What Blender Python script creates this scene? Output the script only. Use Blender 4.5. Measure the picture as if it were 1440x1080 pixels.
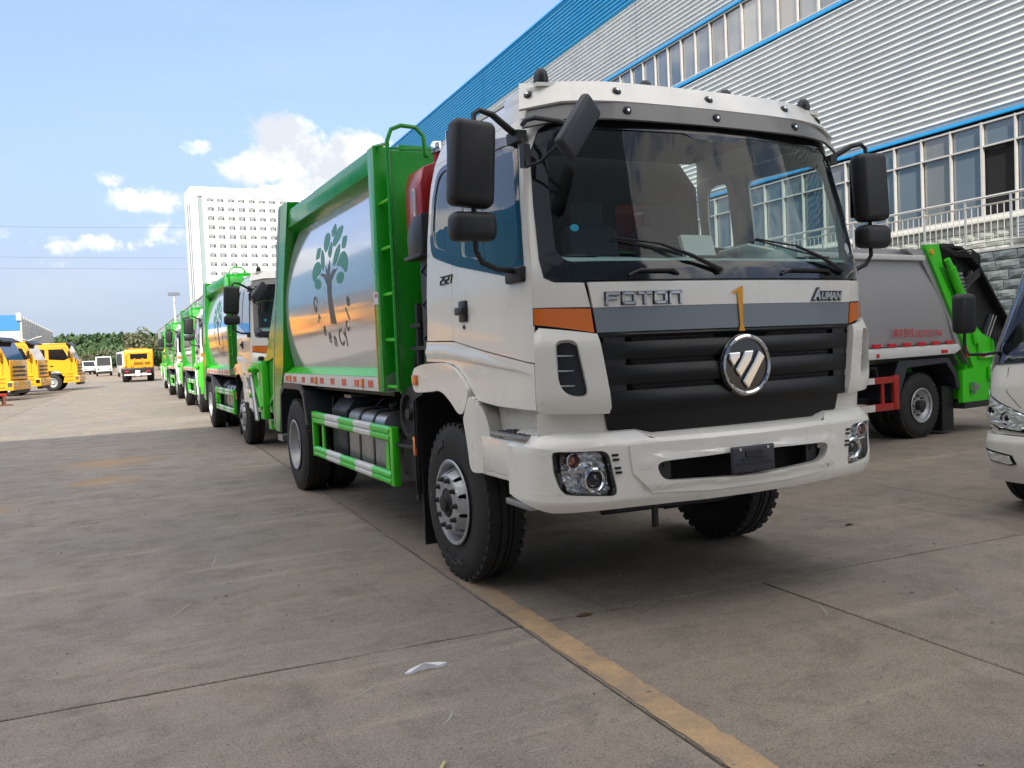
import bpy, bmesh, math, random
import numpy as np
from mathutils import Vector, Matrix
from mathutils.geometry import tessellate_polygon
random.seed(7)
R = math.radians
sc = bpy.context.scene
for o in list(bpy.data.objects):
    bpy.data.objects.remove(o)
COL = sc.collection

# ---------------------------------------------------------------- camera
CAM = Vector((-3.366, -5.355, 1.545)); YAW, PITCH, ROLL = .4578, .0429, .0431
fw = Vector((math.sin(YAW)*math.cos(PITCH), math.cos(YAW)*math.cos(PITCH), -math.sin(PITCH)))
r0 = Vector((math.cos(YAW), -math.sin(YAW), 0)); d0 = fw.cross(r0)
cr = r0*math.cos(ROLL)+d0*math.sin(ROLL); cd = -r0*math.sin(ROLL)+d0*math.cos(ROLL)
cam = bpy.data.objects.new('camera', bpy.data.cameras.new('camera')); COL.objects.link(cam)
mw = Matrix((cr, -cd, -fw)).transposed().to_4x4(); mw.translation = CAM
cam.matrix_world = mw
cam.data.sensor_width = 36; cam.data.lens = 1219.05/1440*36
cam.data.clip_start = .1; cam.data.clip_end = 4000
sc.camera = cam
def ray(px, py):
    return (fw + cr*((px-720)/1219.05) + cd*((py-540)/1219.05))

# ---------------------------------------------------------------- light
SUN_EL, SUN_AZ = R(36), R(25)        # shadows travel along (sin az, cos az)
SUN_E, SKY_S, EXPO = 2.9, .15, 1.10
sc.view_settings.view_transform = 'Standard'; sc.view_settings.look = 'None'
sc.view_settings.gamma = 1; sc.view_settings.use_curve_mapping = False
sc.view_settings.exposure = EXPO
sd = Vector((math.sin(SUN_AZ)*math.cos(SUN_EL), math.cos(SUN_AZ)*math.cos(SUN_EL), -math.sin(SUN_EL)))
sl = bpy.data.lights.new('sun', 'SUN'); sl.energy = SUN_E; sl.angle = R(.53); sl.color = (1, .95, .87)
so = bpy.data.objects.new('sun', sl); COL.objects.link(so)
so.rotation_euler = sd.to_track_quat('-Z', 'Y').to_euler()

W = bpy.data.worlds.new('World'); sc.world = W; W.use_nodes = True
nt = W.node_tree; nt.nodes.clear()
def N(t, tree, **kw):
    n = tree.nodes.new(t)
    for k, v in kw.items():
        if k in ('operation', 'blend_type', 'data_type', 'sky_type', 'interpolation', 'noise_dimensions', 'feature', 'clamp', 'wave_type', 'bands_direction', 'distribution', 'use_clamp', 'from_min'):
            setattr(n, k, v)
    return n
def mth(tree, op, a, b=None, c=None, clamp=False):
    n = tree.nodes.new('ShaderNodeMath'); n.operation = op; n.use_clamp = clamp
    for i, v in enumerate((a, b, c)):
        if v is None: continue
        if isinstance(v, (int, float)): n.inputs[i].default_value = v
        else: tree.links.new(v, n.inputs[i])
    return n.outputs[0]
def build_world():
    sky = nt.nodes.new('ShaderNodeTexSky'); sky.sky_type = 'NISHITA'; sky.sun_disc = False
    sky.sun_elevation = SUN_EL
    sky.sun_rotation = math.atan2(-sd.x, -sd.y) % (2*math.pi)
    sky.air_density = 1.15; sky.dust_density = 2.2; sky.ozone_density = 4.0
    tc = nt.nodes.new('ShaderNodeTexCoord'); gen = tc.outputs['Generated']
    sep = nt.nodes.new('ShaderNodeSeparateXYZ'); nt.links.new(gen, sep.inputs[0])
    # pale milky veil, stronger towards the horizon
    veil = mth(nt, 'MULTIPLY', mth(nt, 'POWER', mth(nt, 'SUBTRACT', 1.0, mth(nt, 'ABSOLUTE', sep.outputs[2]), clamp=True), 4.0), .50)
    veil = mth(nt, 'ADD', veil, .38, clamp=True)
    mx0 = nt.nodes.new('ShaderNodeMixRGB'); nt.links.new(veil, mx0.inputs[0]); nt.links.new(sky.outputs[0], mx0.inputs[1])
    mx0.inputs[2].default_value = (1.22, 1.45, 2.60, 1)
    mx1 = nt.nodes.new('ShaderNodeMixRGB'); nt.links.new(mth(nt, 'MULTIPLY', mth(nt, 'POWER', mth(nt, 'SUBTRACT', 1.0, mth(nt, 'ABSOLUTE', sep.outputs[2]), clamp=True), 7.0), .92), mx1.inputs[0])
    nt.links.new(mx0.outputs[0], mx1.inputs[1]); mx1.inputs[2].default_value = (1.92, 2.24, 2.55, 1)
    base = mx1.outputs[0]
    # cumulus heaps: soft discs on the sky with ragged, noisy edges
    nz = nt.nodes.new('ShaderNodeTexNoise'); nz.inputs['Scale'].default_value = 9; nz.inputs['Detail'].default_value = 9
    nz.inputs['Roughness'].default_value = .58; nt.links.new(gen, nz.inputs['Vector'])
    blobs = [(402, 210, 50, 44, 1.35), (362, 236, 54, 26, 1.1), (446, 238, 60, 36, 1.3), (496, 246, 55, 50, 1.35), (440, 272, 120, 26, .9),
             (115, 346, 80, 20, .62), (45, 372, 70, 14, .48), (205, 280, 80, 24, .40), (275, 206, 34, 18, .52), (580, 262, 90, 50, 1.),
             (235, 335, 70, 28, .44), (140, 250, 60, 18, .3), (760, 300, 160, 60, 1), (-250, 300, 170, 60, 1), (-700, 250, 260, 110, 1), (1500, 200, 260, 90, 1), (2300, 150, 500, 160, 1)]
    def dotn(v):
        n = nt.nodes.new('ShaderNodeVectorMath'); n.operation = 'DOT_PRODUCT'
        nt.links.new(gen, n.inputs[0]); n.inputs[1].default_value = v; return n.outputs['Value']
    extra = []  # bright clouds added out of view to lift the light in the shade
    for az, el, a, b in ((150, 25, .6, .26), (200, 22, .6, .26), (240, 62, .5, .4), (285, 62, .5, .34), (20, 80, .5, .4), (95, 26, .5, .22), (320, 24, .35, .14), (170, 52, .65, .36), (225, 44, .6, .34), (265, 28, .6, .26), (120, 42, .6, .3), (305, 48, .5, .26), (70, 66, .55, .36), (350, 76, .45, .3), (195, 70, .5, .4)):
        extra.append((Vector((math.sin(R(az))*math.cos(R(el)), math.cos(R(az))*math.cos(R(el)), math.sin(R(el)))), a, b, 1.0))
    seen = [(ray(x, y).normalized(), rx/1219., ry/1219., k) for x, y, rx, ry, k in blobs]
    nf = nt.nodes.new('ShaderNodeTexNoise'); nf.inputs['Scale'].default_value = 38; nf.inputs['Detail'].default_value = 8; nf.inputs['Roughness'].default_value = .62; nt.links.new(gen, nf.inputs['Vector'])
    edge = mth(nt, 'ADD', mth(nt, 'MULTIPLY', mth(nt, 'SUBTRACT', nz.outputs[0], .5), 2.6), mth(nt, 'MULTIPLY', mth(nt, 'SUBTRACT', nf.outputs[0], .5), 2.3))
    def heap(todo):
        m = None
        for c, a, b, k in todo:
            rt = Vector((c.y, -c.x, 0)).normalized(); up = rt.cross(c)
            q1 = mth(nt, 'DIVIDE', dotn(rt), a); q2 = mth(nt, 'DIVIDE', dotn(up), b)
            dd = mth(nt, 'ADD', mth(nt, 'MULTIPLY', q1, q1), mth(nt, 'MULTIPLY', q2, q2))
            front = mth(nt, 'GREATER_THAN', dotn(c), .5)
            s = mth(nt, 'ADD', mth(nt, 'MULTIPLY', mth(nt, 'SUBTRACT', 1.25*k, dd), front), mth(nt, 'MULTIPLY', mth(nt, 'SUBTRACT', front, 1.0), 9.0))
            m = s if m is None else mth(nt, 'SMOOTH_MAX', m, s, .2)
        mr = nt.nodes.new('ShaderNodeMapRange'); mr.interpolation_type = 'SMOOTHSTEP'
        nt.links.new(mth(nt, 'ADD', m, edge), mr.inputs[0]); mr.inputs[1].default_value = .35; mr.inputs[2].default_value = 1.10
        return mr.outputs[0]
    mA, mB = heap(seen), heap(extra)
    # faint high streaks everywhere
    mp = nt.nodes.new('ShaderNodeMapping'); mp.inputs['Scale'].default_value = (1.6, 1.6, 6.5); nt.links.new(gen, mp.inputs[0])
    n2 = nt.nodes.new('ShaderNodeTexNoise'); n2.inputs['Scale'].default_value = 2.3; n2.inputs['Detail'].default_value = 6
    nt.links.new(mp.outputs[0], n2.inputs['Vector'])
    m2 = nt.nodes.new('ShaderNodeMapRange'); nt.links.new(n2.outputs[0], m2.inputs[0]); m2.inputs[1].default_value = .48; m2.inputs[2].default_value = .78
    m2.inputs[4].default_value = .32
    low = mth(nt, 'SUBTRACT', 1.05, mth(nt, 'MULTIPLY', sep.outputs[2], 2.2), clamp=True)
    wisp = mth(nt, 'MULTIPLY', m2.outputs[0], low)
    n3 = nt.nodes.new('ShaderNodeTexNoise'); n3.inputs['Scale'].default_value = 11; n3.inputs['Detail'].default_value = 7; n3.inputs['Roughness'].default_value = .6
    nt.links.new(gen, n3.inputs['Vector'])
    cc = nt.nodes.new('ShaderNodeMixRGB'); nt.links.new(mth(nt, 'MULTIPLY', mth(nt, 'SUBTRACT', n3.outputs[0], .43, clamp=True), 5.5, clamp=True), cc.inputs[0])
    cc.inputs[1].default_value = (4.6, 4.5, 4.4, 1); cc.inputs[2].default_value = (2.60, 2.70, 2.88, 1)
    def over(f, lo, hi):
        n = nt.nodes.new('ShaderNodeMixRGB'); nt.links.new(f, n.inputs[0]); nt.links.new(lo, n.inputs[1])
        if isinstance(hi, tuple): n.inputs[2].default_value = hi
        else: nt.links.new(hi, n.inputs[2])
        return n.outputs[0]
    col = over(mth(nt, 'MULTIPLY', wisp, 1.0, clamp=True), base, (2.9, 2.95, 3.1, 1))
    col = over(mth(nt, 'MULTIPLY', mA, .95), col, cc.outputs[0])
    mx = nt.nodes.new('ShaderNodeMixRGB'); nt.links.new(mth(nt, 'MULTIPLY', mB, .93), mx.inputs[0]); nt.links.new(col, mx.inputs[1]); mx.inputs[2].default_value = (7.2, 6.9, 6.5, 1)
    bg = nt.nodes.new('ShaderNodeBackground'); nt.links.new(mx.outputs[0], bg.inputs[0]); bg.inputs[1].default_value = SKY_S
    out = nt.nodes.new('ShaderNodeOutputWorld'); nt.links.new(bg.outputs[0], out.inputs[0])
build_world()

# ---------------------------------------------------------------- materials
MATS = {}
def mat(name, col, rough=.5, metal=0., coat=0., var=0., vscale=6., bump=0., bscale=40., spec=.5, rvar=0., emis=None):
    if name in MATS: return MATS[name]
    m = bpy.data.materials.new(name); m.use_nodes = True; t = m.node_tree; b = t.nodes['Principled BSDF']
    b.inputs['Base Color'].default_value = (*col, 1); b.inputs['Roughness'].default_value = rough
    b.inputs['Metallic'].default_value = metal; b.inputs['Coat Weight'].default_value = coat; b.inputs['Coat Roughness'].default_value = .06
    b.inputs['Specular IOR Level'].default_value = spec
    tc = t.nodes.new('ShaderNodeTexCoord')
    if var or rvar:
        nz = t.nodes.new('ShaderNodeTexNoise'); nz.inputs['Scale'].default_value = vscale; nz.inputs['Detail'].default_value = 8; nz.inputs['Roughness'].default_value = .65
        t.links.new(tc.outputs['Object'], nz.inputs['Vector'])
    if var:
        rp = t.nodes.new('ShaderNodeMapRange'); rp.inputs[1].default_value = .25; rp.inputs[2].default_value = .75
        rp.inputs[3].default_value = 1-var; rp.inputs[4].default_value = 1+var; t.links.new(nz.outputs[0], rp.inputs[0])
        vm = t.nodes.new('ShaderNodeVectorMath'); vm.operation = 'SCALE'; vm.inputs[0].default_value = col; t.links.new(rp.outputs[0], vm.inputs['Scale'])
        t.links.new(vm.outputs[0], b.inputs['Base Color'])
    if rvar:
        r2 = t.nodes.new('ShaderNodeMapRange'); r2.inputs[1].default_value = .3; r2.inputs[2].default_value = .7
        r2.inputs[3].default_value = max(0, rough-rvar); r2.inputs[4].default_value = min(1, rough+rvar); t.links.new(nz.outputs[0], r2.inputs[0])
        t.links.new(r2.outputs[0], b.inputs['Roughness'])
    if bump:
        n2 = t.nodes.new('ShaderNodeTexNoise'); n2.inputs['Scale'].default_value = bscale; n2.inputs['Detail'].default_value = 4
        t.links.new(tc.outputs['Object'], n2.inputs['Vector'])
        bp = t.nodes.new('ShaderNodeBump'); bp.inputs['Strength'].default_value = bump; bp.inputs['Distance'].default_value = .01
        t.links.new(n2.outputs[0], bp.inputs['Height']); t.links.new(bp.outputs[0], b.inputs['Normal'])
    if emis:
        b.inputs['Emission Color'].default_value = (*emis[0], 1); b.inputs['Emission Strength'].default_value = emis[1]
    MATS[name] = m; return m
def glass(name, tint, ior=1.45, boost=1.0):
    m = bpy.data.materials.new(name); m.use_nodes = True; t = m.node_tree; t.nodes.clear()
    fr = t.nodes.new('ShaderNodeFresnel'); gb = t.nodes.new('ShaderNodeNewGeometry'); t.links.new(mth(t, 'ADD', ior, mth(t, 'MULTIPLY', gb.outputs['Backfacing'], 1/ior-ior)), fr.inputs[0])
    tr = t.nodes.new('ShaderNodeBsdfTransparent'); tr.inputs[0].default_value = (*tint, 1)
    gl = t.nodes.new('ShaderNodeBsdfGlossy'); gl.inputs['Roughness'].default_value = .015
    mx = t.nodes.new('ShaderNodeMixShader'); t.links.new(mth(t, 'MULTIPLY', fr.outputs[0], boost, clamp=True), mx.inputs[0])
    t.links.new(tr.outputs[0], mx.inputs[1]); t.links.new(gl.outputs[0], mx.inputs[2])
    o = t.nodes.new('ShaderNodeOutputMaterial'); t.links.new(mx.outputs[0], o.inputs[0]); MATS[name] = m; return m
M_white = mat('white cab paint', (.78, .755, .69), .30, coat=.7, var=.015, vscale=2.2, rvar=.06)
M_green = mat('green body paint', (.012, .31, .014), .30, coat=.35, var=.14, vscale=3, rvar=.08)
M_lgreen = mat('bright green paint', (.05, .56, .012), .36, coat=.3, var=.10, vscale=4)
M_panel = mat('polished body panel', (.66, .66, .70), .13, metal=.45, coat=.9, var=.03, vscale=1.5)
M_rail = mat('pale rail paint', (.62, .62, .60), .42, var=.10, vscale=9)
M_black = mat('black plastic', (.012, .012, .014), .42, var=.2, vscale=20)
M_grille = mat('satin black grille', (.006, .007, .008), .36, spec=.35)
M_dark = mat('dark chassis metal', (.018, .018, .02), .55, var=.4, vscale=14, bump=.2, bscale=60)
M_gloss = mat('glossy black trim', (.008, .009, .011), .08, coat=.5)
M_hole = mat('dark hollow', (.004, .004, .005), .9)
M_chrome = mat('chrome', (.78, .79, .80), .07, metal=1.)
M_silver = mat('silver painted steel', (.52, .53, .54), .30, metal=.75, var=.08, vscale=10)
M_rim = mat('dull silver rim paint', (.40, .41, .42), .42, metal=.45, var=.12, vscale=14, bump=.1)
M_alu = mat('brushed aluminium', (.42, .42, .43), .38, metal=.8, var=.15, vscale=12, bump=.15, bscale=80)
M_tyre = mat('tyre rubber', (.016, .0155, .015), .72, var=.35, vscale=9, bump=.25, bscale=90)
M_orange = mat('amber lens', (.72, .16, .01), .15, coat=.8)
M_red = mat('red paint', (.36, .012, .01), .3, coat=.4, var=.08)
M_redref = mat('red reflector', (.58, .012, .025), .3, coat=.5)
M_grey = mat('grey stripe vinyl', (.17, .20, .23), .4, coat=.3)
M_visor = mat('grey visor plastic', (.16, .155, .15), .35, coat=.3, var=.08)
M_mir = mat('mirror housing plastic', (.010, .010, .011), .5, bump=.15, bscale=220)
M_slate = mat('blue-black plastic', (.030, .034, .045), .45, var=.1)
M_seat = mat('grey seat fabric', (.085, .10, .105), .9, bump=.3, bscale=150)
M_dash = mat('grey dashboard plastic', (.32, .42, .41), .55, var=.1)
M_paper = mat('white paper', (.7, .74, .70), .8)
M_yellow1 = mat('amber number vinyl', (.72, .33, .01), .5)
M_leaf = mat('teal print', (.035, .25, .17), .4, var=.12, vscale=5)
M_trunk = mat('grey print', (.07, .075, .075), .4)
M_glass = glass('windscreen glass', (.80, .90, .87), 1.42, 1.1)
M_sglass = glass('side window glass', (.66, .76, .77), 1.5, 1.7)
M_refl = mat('lamp reflector', (.90, .91, .92), .26, metal=.6)
M_bulb = mat('dull red bulb', (.30, .10, .07), .2, coat=.5)
M_lens = glass('clear lens', (.95, .96, .97), 1.4, .7)

# ---------------------------------------------------------------- mesh helpers
class MB:
    def __init__(s): s.v = []; s.f = []
    def add(s, vs, fs):
        k = len(s.v); s.v += [tuple(v) for v in vs]; s.f += [tuple(i+k for i in f) for f in fs]; return s
    def box(s, x0, x1, y0, y1, z0, z1):
        return s.add([(x0,y0,z0),(x1,y0,z0),(x1,y1,z0),(x0,y1,z0),(x0,y0,z1),(x1,y0,z1),(x1,y1,z1),(x0,y1,z1)],
                     [(3,2,1,0),(4,5,6,7),(0,1,5,4),(1,2,6,5),(2,3,7,6),(3,0,4,7)])
    def obox(s, c, size, mtx):
        hx, hy, hz = [q/2 for q in size]; c = Vector(c)
        vs = [c + mtx @ Vector((sx*hx, sy*hy, sz*hz)) for sz in (-1,1) for sx, sy in ((-1,-1),(1,-1),(1,1),(-1,1))]
        return s.add(vs, [(3,2,1,0),(4,5,6,7),(0,1,5,4),(1,2,6,5),(2,3,7,6),(3,0,4,7)])
    def beam(s, a, b, w, h):
        a = Vector(a); b = Vector(b); d = (b-a); q = d.to_track_quat('Y', 'Z').to_matrix()
        return s.obox((a+b)/2, (w, d.length, h), q)
    def prism(s, poly, ax, a, b):
        """poly in the two other axes, extruded along axis ax from a to b"""
        n = len(poly)
        def P(p, t):
            return (t, p[0], p[1]) if ax == 'X' else ((p[0], t, p[1]) if ax == 'Y' else (p[0], p[1], t))
        vs = [P(p, a) for p in poly]+[P(p, b) for p in poly]
        return s.add(vs, [tuple(range(n)), tuple(range(2*n-1, n-1, -1))]+[(i, i+n, (i+1) % n+n, (i+1) % n) for i in range(n)])
    def tube(s, pts, r, n=8, closed=False):
        pts = [Vector(p) for p in pts]; k = len(s.v); m = len(pts); up = None
        for i, p in enumerate(pts):
            a = pts[(i-1) % m] if (closed or i) else p; b = pts[(i+1) % m] if (closed or i < m-1) else p
            d = (b-a).normalized()
            if up is None: up = d.orthogonal().normalized()
            up = (up-d*up.dot(d)).normalized(); w = d.cross(up)
            rr = r[i] if isinstance(r, (list, tuple)) else r
            for j in range(n):
                t = 2*math.pi*j/n; s.v.append(tuple(p+(up*math.cos(t)+w*math.sin(t))*rr))
        for i in range(m if closed else m-1):
            for j in range(n):
                s.f.append((k+i*n+j, k+i*n+(j+1) % n, k+((i+1) % m)*n+(j+1) % n, k+((i+1) % m)*n+j))
        if not closed:
            s.f.append(tuple(range(k+n-1, k-1, -1))); s.f.append(tuple(range(k+(m-1)*n, k+m*n)))
        return s
    def lathe(s, prof, c, ax='X', n=32, sgn=1):
        """prof: (radius, axial)"""
        k = len(s.v); m = len(prof)
        for r, a in prof:
            for j in range(n):
                t = 2*math.pi*j/n; u, w = r*math.cos(t), r*math.sin(t); a2 = a*sgn
                p = (a2, u, w) if ax == 'X' else ((u, a2, w) if ax == 'Y' else (u, w, a2))
                s.v.append((p[0]+c[0], p[1]+c[1], p[2]+c[2]))
        for i in range(m-1):
            for j in range(n):
                s.f.append((k+i*n+j, k+i*n+(j+1) % n, k+(i+1)*n+(j+1) % n, k+(i+1)*n+j))
        return s
    def xf(s, fn): s.v = [tuple(fn(Vector(v))) for v in s.v]; return s
    def build(s, name, m, parent=None, sharp=32, bev=0, seg=2):
        me = bpy.data.meshes.new(name); bm = bmesh.new()
        vs = [bm.verts.new(v) for v in s.v]
        for f in s.f:
            if len(set(f)) < 3: continue
            try: bm.faces.new([vs[i] for i in f])
            except ValueError: pass
        bmesh.ops.remove_doubles(bm, verts=bm.verts, dist=1e-5)
        bmesh.ops.recalc_face_normals(bm, faces=bm.faces)
        bm.normal_update()
        if bev:
            es = [e for e in bm.edges if len(e.link_faces) == 2 and e.calc_face_angle(0) > R(40)]
            bmesh.ops.bevel(bm, geom=es, offset=bev, segments=seg, affect='EDGES', clamp_overlap=True, profile=.5)
        bm.to_mesh(me); bm.free()
        return link(me, name, m, parent, sharp)
def link(me, name, m, parent=None, sharp=32):
    if sharp:
        me.shade_smooth(); me.set_sharp_from_angle(angle=R(sharp))
    me.materials.append(m); o = bpy.data.objects.new(name, me); COL.objects.link(o)
    if parent: o.parent = parent
    return o
def patch(name, outer, fn, m, parent=None, holes=(), du=.06, th=.02, sharp=35, inward=(0, 1, 0), offs=0, dv=None):
    """2D outline (with holes) cut to a grid, laid on the surface fn(u,v), thickened inwards"""
    loops = [[Vector((p[0], p[1], 0)) for p in l] for l in [outer]+list(holes)]
    flat = [p for l in loops for p in l]; bm = bmesh.new()
    vs = [bm.verts.new(p) for p in flat]
    for t in tessellate_polygon(loops):
        try: bm.faces.new([vs[i] for i in t])
        except ValueError: pass
    for k in (0, 1):
        lo = min(p[k] for p in outer); hi = max(p[k] for p in outer); st = du if k == 0 or dv is None else dv
        n = int((hi-lo)/st)
        for i in range(1, n+1):
            co = Vector((0, 0, 0)); no = Vector((0, 0, 0)); co[k] = lo+(hi-lo)*i/(n+1); no[k] = 1
            bmesh.ops.bisect_plane(bm, geom=bm.verts[:]+bm.edges[:]+bm.faces[:], plane_co=co, plane_no=no, dist=1e-5)
    for v in bm.verts: v.co = fn(v.co.x, v.co.y)
    bm.normal_update(); iw = inward(1) if callable(inward) else Vector(inward)
    tot = Vector((0, 0, 0))
    for f in bm.faces: tot += f.normal*f.calc_area()
    bmesh.ops.recalc_face_normals(bm, faces=bm.faces); bm.normal_update()
    tot = Vector((0, 0, 0))
    for f in bm.faces: tot += f.normal*f.calc_area()
    if tot.dot(iw) > 0:
        bmesh.ops.reverse_faces(bm, faces=bm.faces); bm.normal_update()
    if offs:
        nn = {v: v.normal.copy() for v in bm.verts}
        for v in bm.verts: v.co += nn[v]*offs
    if th: bmesh.ops.solidify(bm, geom=bm.faces[:], thickness=th)
    me = bpy.data.meshes.new(name); bm.to_mesh(me); bm.free()
    return link(me, name, m, parent, sharp)
def tag(o, label=None, cat=None, group=None, kind=None):
    if label: o['label'] = label
    if cat: o['category'] = cat
    if group: o['group'] = group
    if kind: o['kind'] = kind
    return o
def thing(name, label, cat, loc=(0, 0, 0), rz=0, group=None):
    o = bpy.data.objects.new(name, None); COL.objects.link(o); o.location = loc; o.rotation_euler = (0, 0, rz)
    o.empty_display_size = .3
    return tag(o, label, cat, group)
KIDS = {}
def kids():
    d = {}
    for o in COL.objects:
        if o.parent: d.setdefault(o.parent.name, []).append(o)
    return d
def copy_tree(o, K, parent=None, skip=()):
    c = o.copy(); COL.objects.link(c)
    if parent: c.parent = parent
    for ch in K.get(o.name, []):
        if ch.name.split('.')[0] in skip: continue
        copy_tree(ch, K, c, skip)
    return c
def text_mesh(body, size, shear=0, bold=0):
    cu = bpy.data.curves.new('t', 'FONT'); cu.body = body; cu.size = size; cu.shear = shear; cu.offset = bold
    cu.resolution_u = 3
    o = bpy.data.objects.new('t', cu); COL.objects.link(o); bpy.context.view_layer.update()
    me = bpy.data.meshes.new_from_object(o.evaluated_get(bpy.context.evaluated_depsgraph_get()))
    bpy.data.objects.remove(o); bpy.data.curves.remove(cu)
    vs = [tuple(v.co) for v in me.vertices]; fs = [tuple(p.vertices) for p in me.polygons]; bpy.data.meshes.remove(me)
    return vs, fs
def text_obj(name, body, size, fn, m, parent, th=.004, shear=0, bold=0, center=False, inward=(0, 1, 0), sx=1.):
    vs, fs = text_mesh(body, size, shear, bold)
    if not vs: return None
    if center:
        mxx = (max(v[0] for v in vs)+min(v[0] for v in vs))/2; vs = [(v[0]-mxx, v[1], 0) for v in vs]
    bm = bmesh.new(); bv = [bm.verts.new(fn(v[0]*sx, v[1])) for v in vs]
    for f in fs:
        try: bm.faces.new([bv[i] for i in f])
        except ValueError: pass
    bmesh.ops.remove_doubles(bm, verts=bm.verts, dist=1e-5)
    bm.normal_update()
    iw = Vector(inward)
    for f in bm.faces:
        if f.normal.dot(iw) > 0: f.normal_flip()
    bm.normal_update()
    if th: bmesh.ops.solidify(bm, geom=bm.faces[:], thickness=-th)
    me = bpy.data.meshes.new(name); bm.to_mesh(me); bm.free()
    return link(me, name, m, parent, 30)
def circ(cx, cy, rx, ry=None, n=24, a0=0):
    ry = rx if ry is None else ry
    return [(cx+rx*math.cos(a0+2*math.pi*i/n), cy+ry*math.sin(a0+2*math.pi*i/n)) for i in range(n)]
def rnd_poly(poly, r=.015, n=3):
    o = []; m = len(poly)
    for i in range(m):
        A, B, C_ = Vector(poly[i-1]), Vector(poly[i]), Vector(poly[(i+1) % m]); l1 = min(r, (A-B).length*.45); l2 = min(r, (C_-B).length*.45)
        P0 = B+(A-B).normalized()*l1; P2 = B+(C_-B).normalized()*l2
        for k in range(n+1): t = k/n; q = P0*(1-t)**2+B*2*t*(1-t)+P2*t*t; o.append((q.x, q.y))
    return o
def rrect(x0, x1, z0, z1, r, n=4):
    o = []
    for cx, cz, a in ((x1-r, z1-r, 0), (x0+r, z1-r, 90), (x0+r, z0+r, 180), (x1-r, z0+r, 270)):
        for i in range(n+1):
            t = R(a+90*i/n); o.append((cx+r*math.cos(t), cz+r*math.sin(t)))
    return o
def rbox(name, c, size, m, parent, r=.03, seg=4, rot=None, sharp=40):
    b = MB(); b.obox((0, 0, 0), size, Matrix.Identity(3)); rot = rot or Matrix.Identity(3)
    o = b.build(name, m, parent, sharp, bev=r, seg=seg)
    for v in o.data.vertices: v.co = Vector(c)+rot @ v.co
    return o
# ================================================================ refuse truck
TX = [0, .3, .6, .85, .95, 1.05, 1.12, 1.18, 1.205, 1.215]; TD = [0, .008, .032, .07, .09, .13, .17, .225, .27, .32]
def dyf(x): return float(np.interp(abs(x), TX, TD))
def xsf(z): return float(np.interp(z, [1.0, 1.9, 2.3, 2.6, 2.8, 2.9, 2.97, 3.0], [1.215, 1.215, 1.195, 1.165, 1.13, 1.10, 1.05, .95]))
def ycf(z): return float(np.interp(z, [1.0, 1.2, 1.85, 1.95, 2.8, 3.0], [-1.49, -1.505, -1.505, -1.495, -1.31, -1.27]))
def front(X, z): return Vector((X*xsf(z)/1.215, ycf(z)+dyf(X), z))
def F(o=0.): return lambda X, z: front(X, z)+Vector((math.copysign(max(0, abs(X)-.9)*2.2*o, X), -o, 0))
def S(s, o=0.):
    return lambda y, z: Vector((s*(xsf(z)/1.215*float(np.interp(y-ycf(z), TD, TX))+o), y, z))
def mir(p): return p+[(-x, z) for x, z in reversed(p)]
BP = [(0, -1.565), (.3, -1.553), (.63, -1.503), (.9, -1.455), (1.06, -1.415), (1.15, -1.37), (1.21, -1.30), (1.245, -1.22), (1.255, -1.10), (1.255, -.98)]
BU = [0]
for i in range(1, len(BP)): BU.append(BU[-1]+math.dist(BP[i], BP[i-1]))
def bumpf(o=0., tuck=True):
    def f(u, z):
        a = abs(u); x = float(np.interp(a, BU, [p[0] for p in BP])); y = float(np.interp(a, BU, [p[1] for p in BP]))
        k = 0.
        if tuck:
            if z > 1.0: k += .9*(z-1.0)
            if z < .70: k += .5*(.70-z)
            if z < .655: k += .8*(.655-z)
        # push inwards along the plan normal
        t = min(1, max(0, (a-1.0)/.3)); nx, ny = math.sin(t*1.57), -math.cos(t*1.57)
        return Vector((math.copysign(1, u)*(x-nx*(k-o)), y-ny*(k-o), z))
    return f

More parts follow.
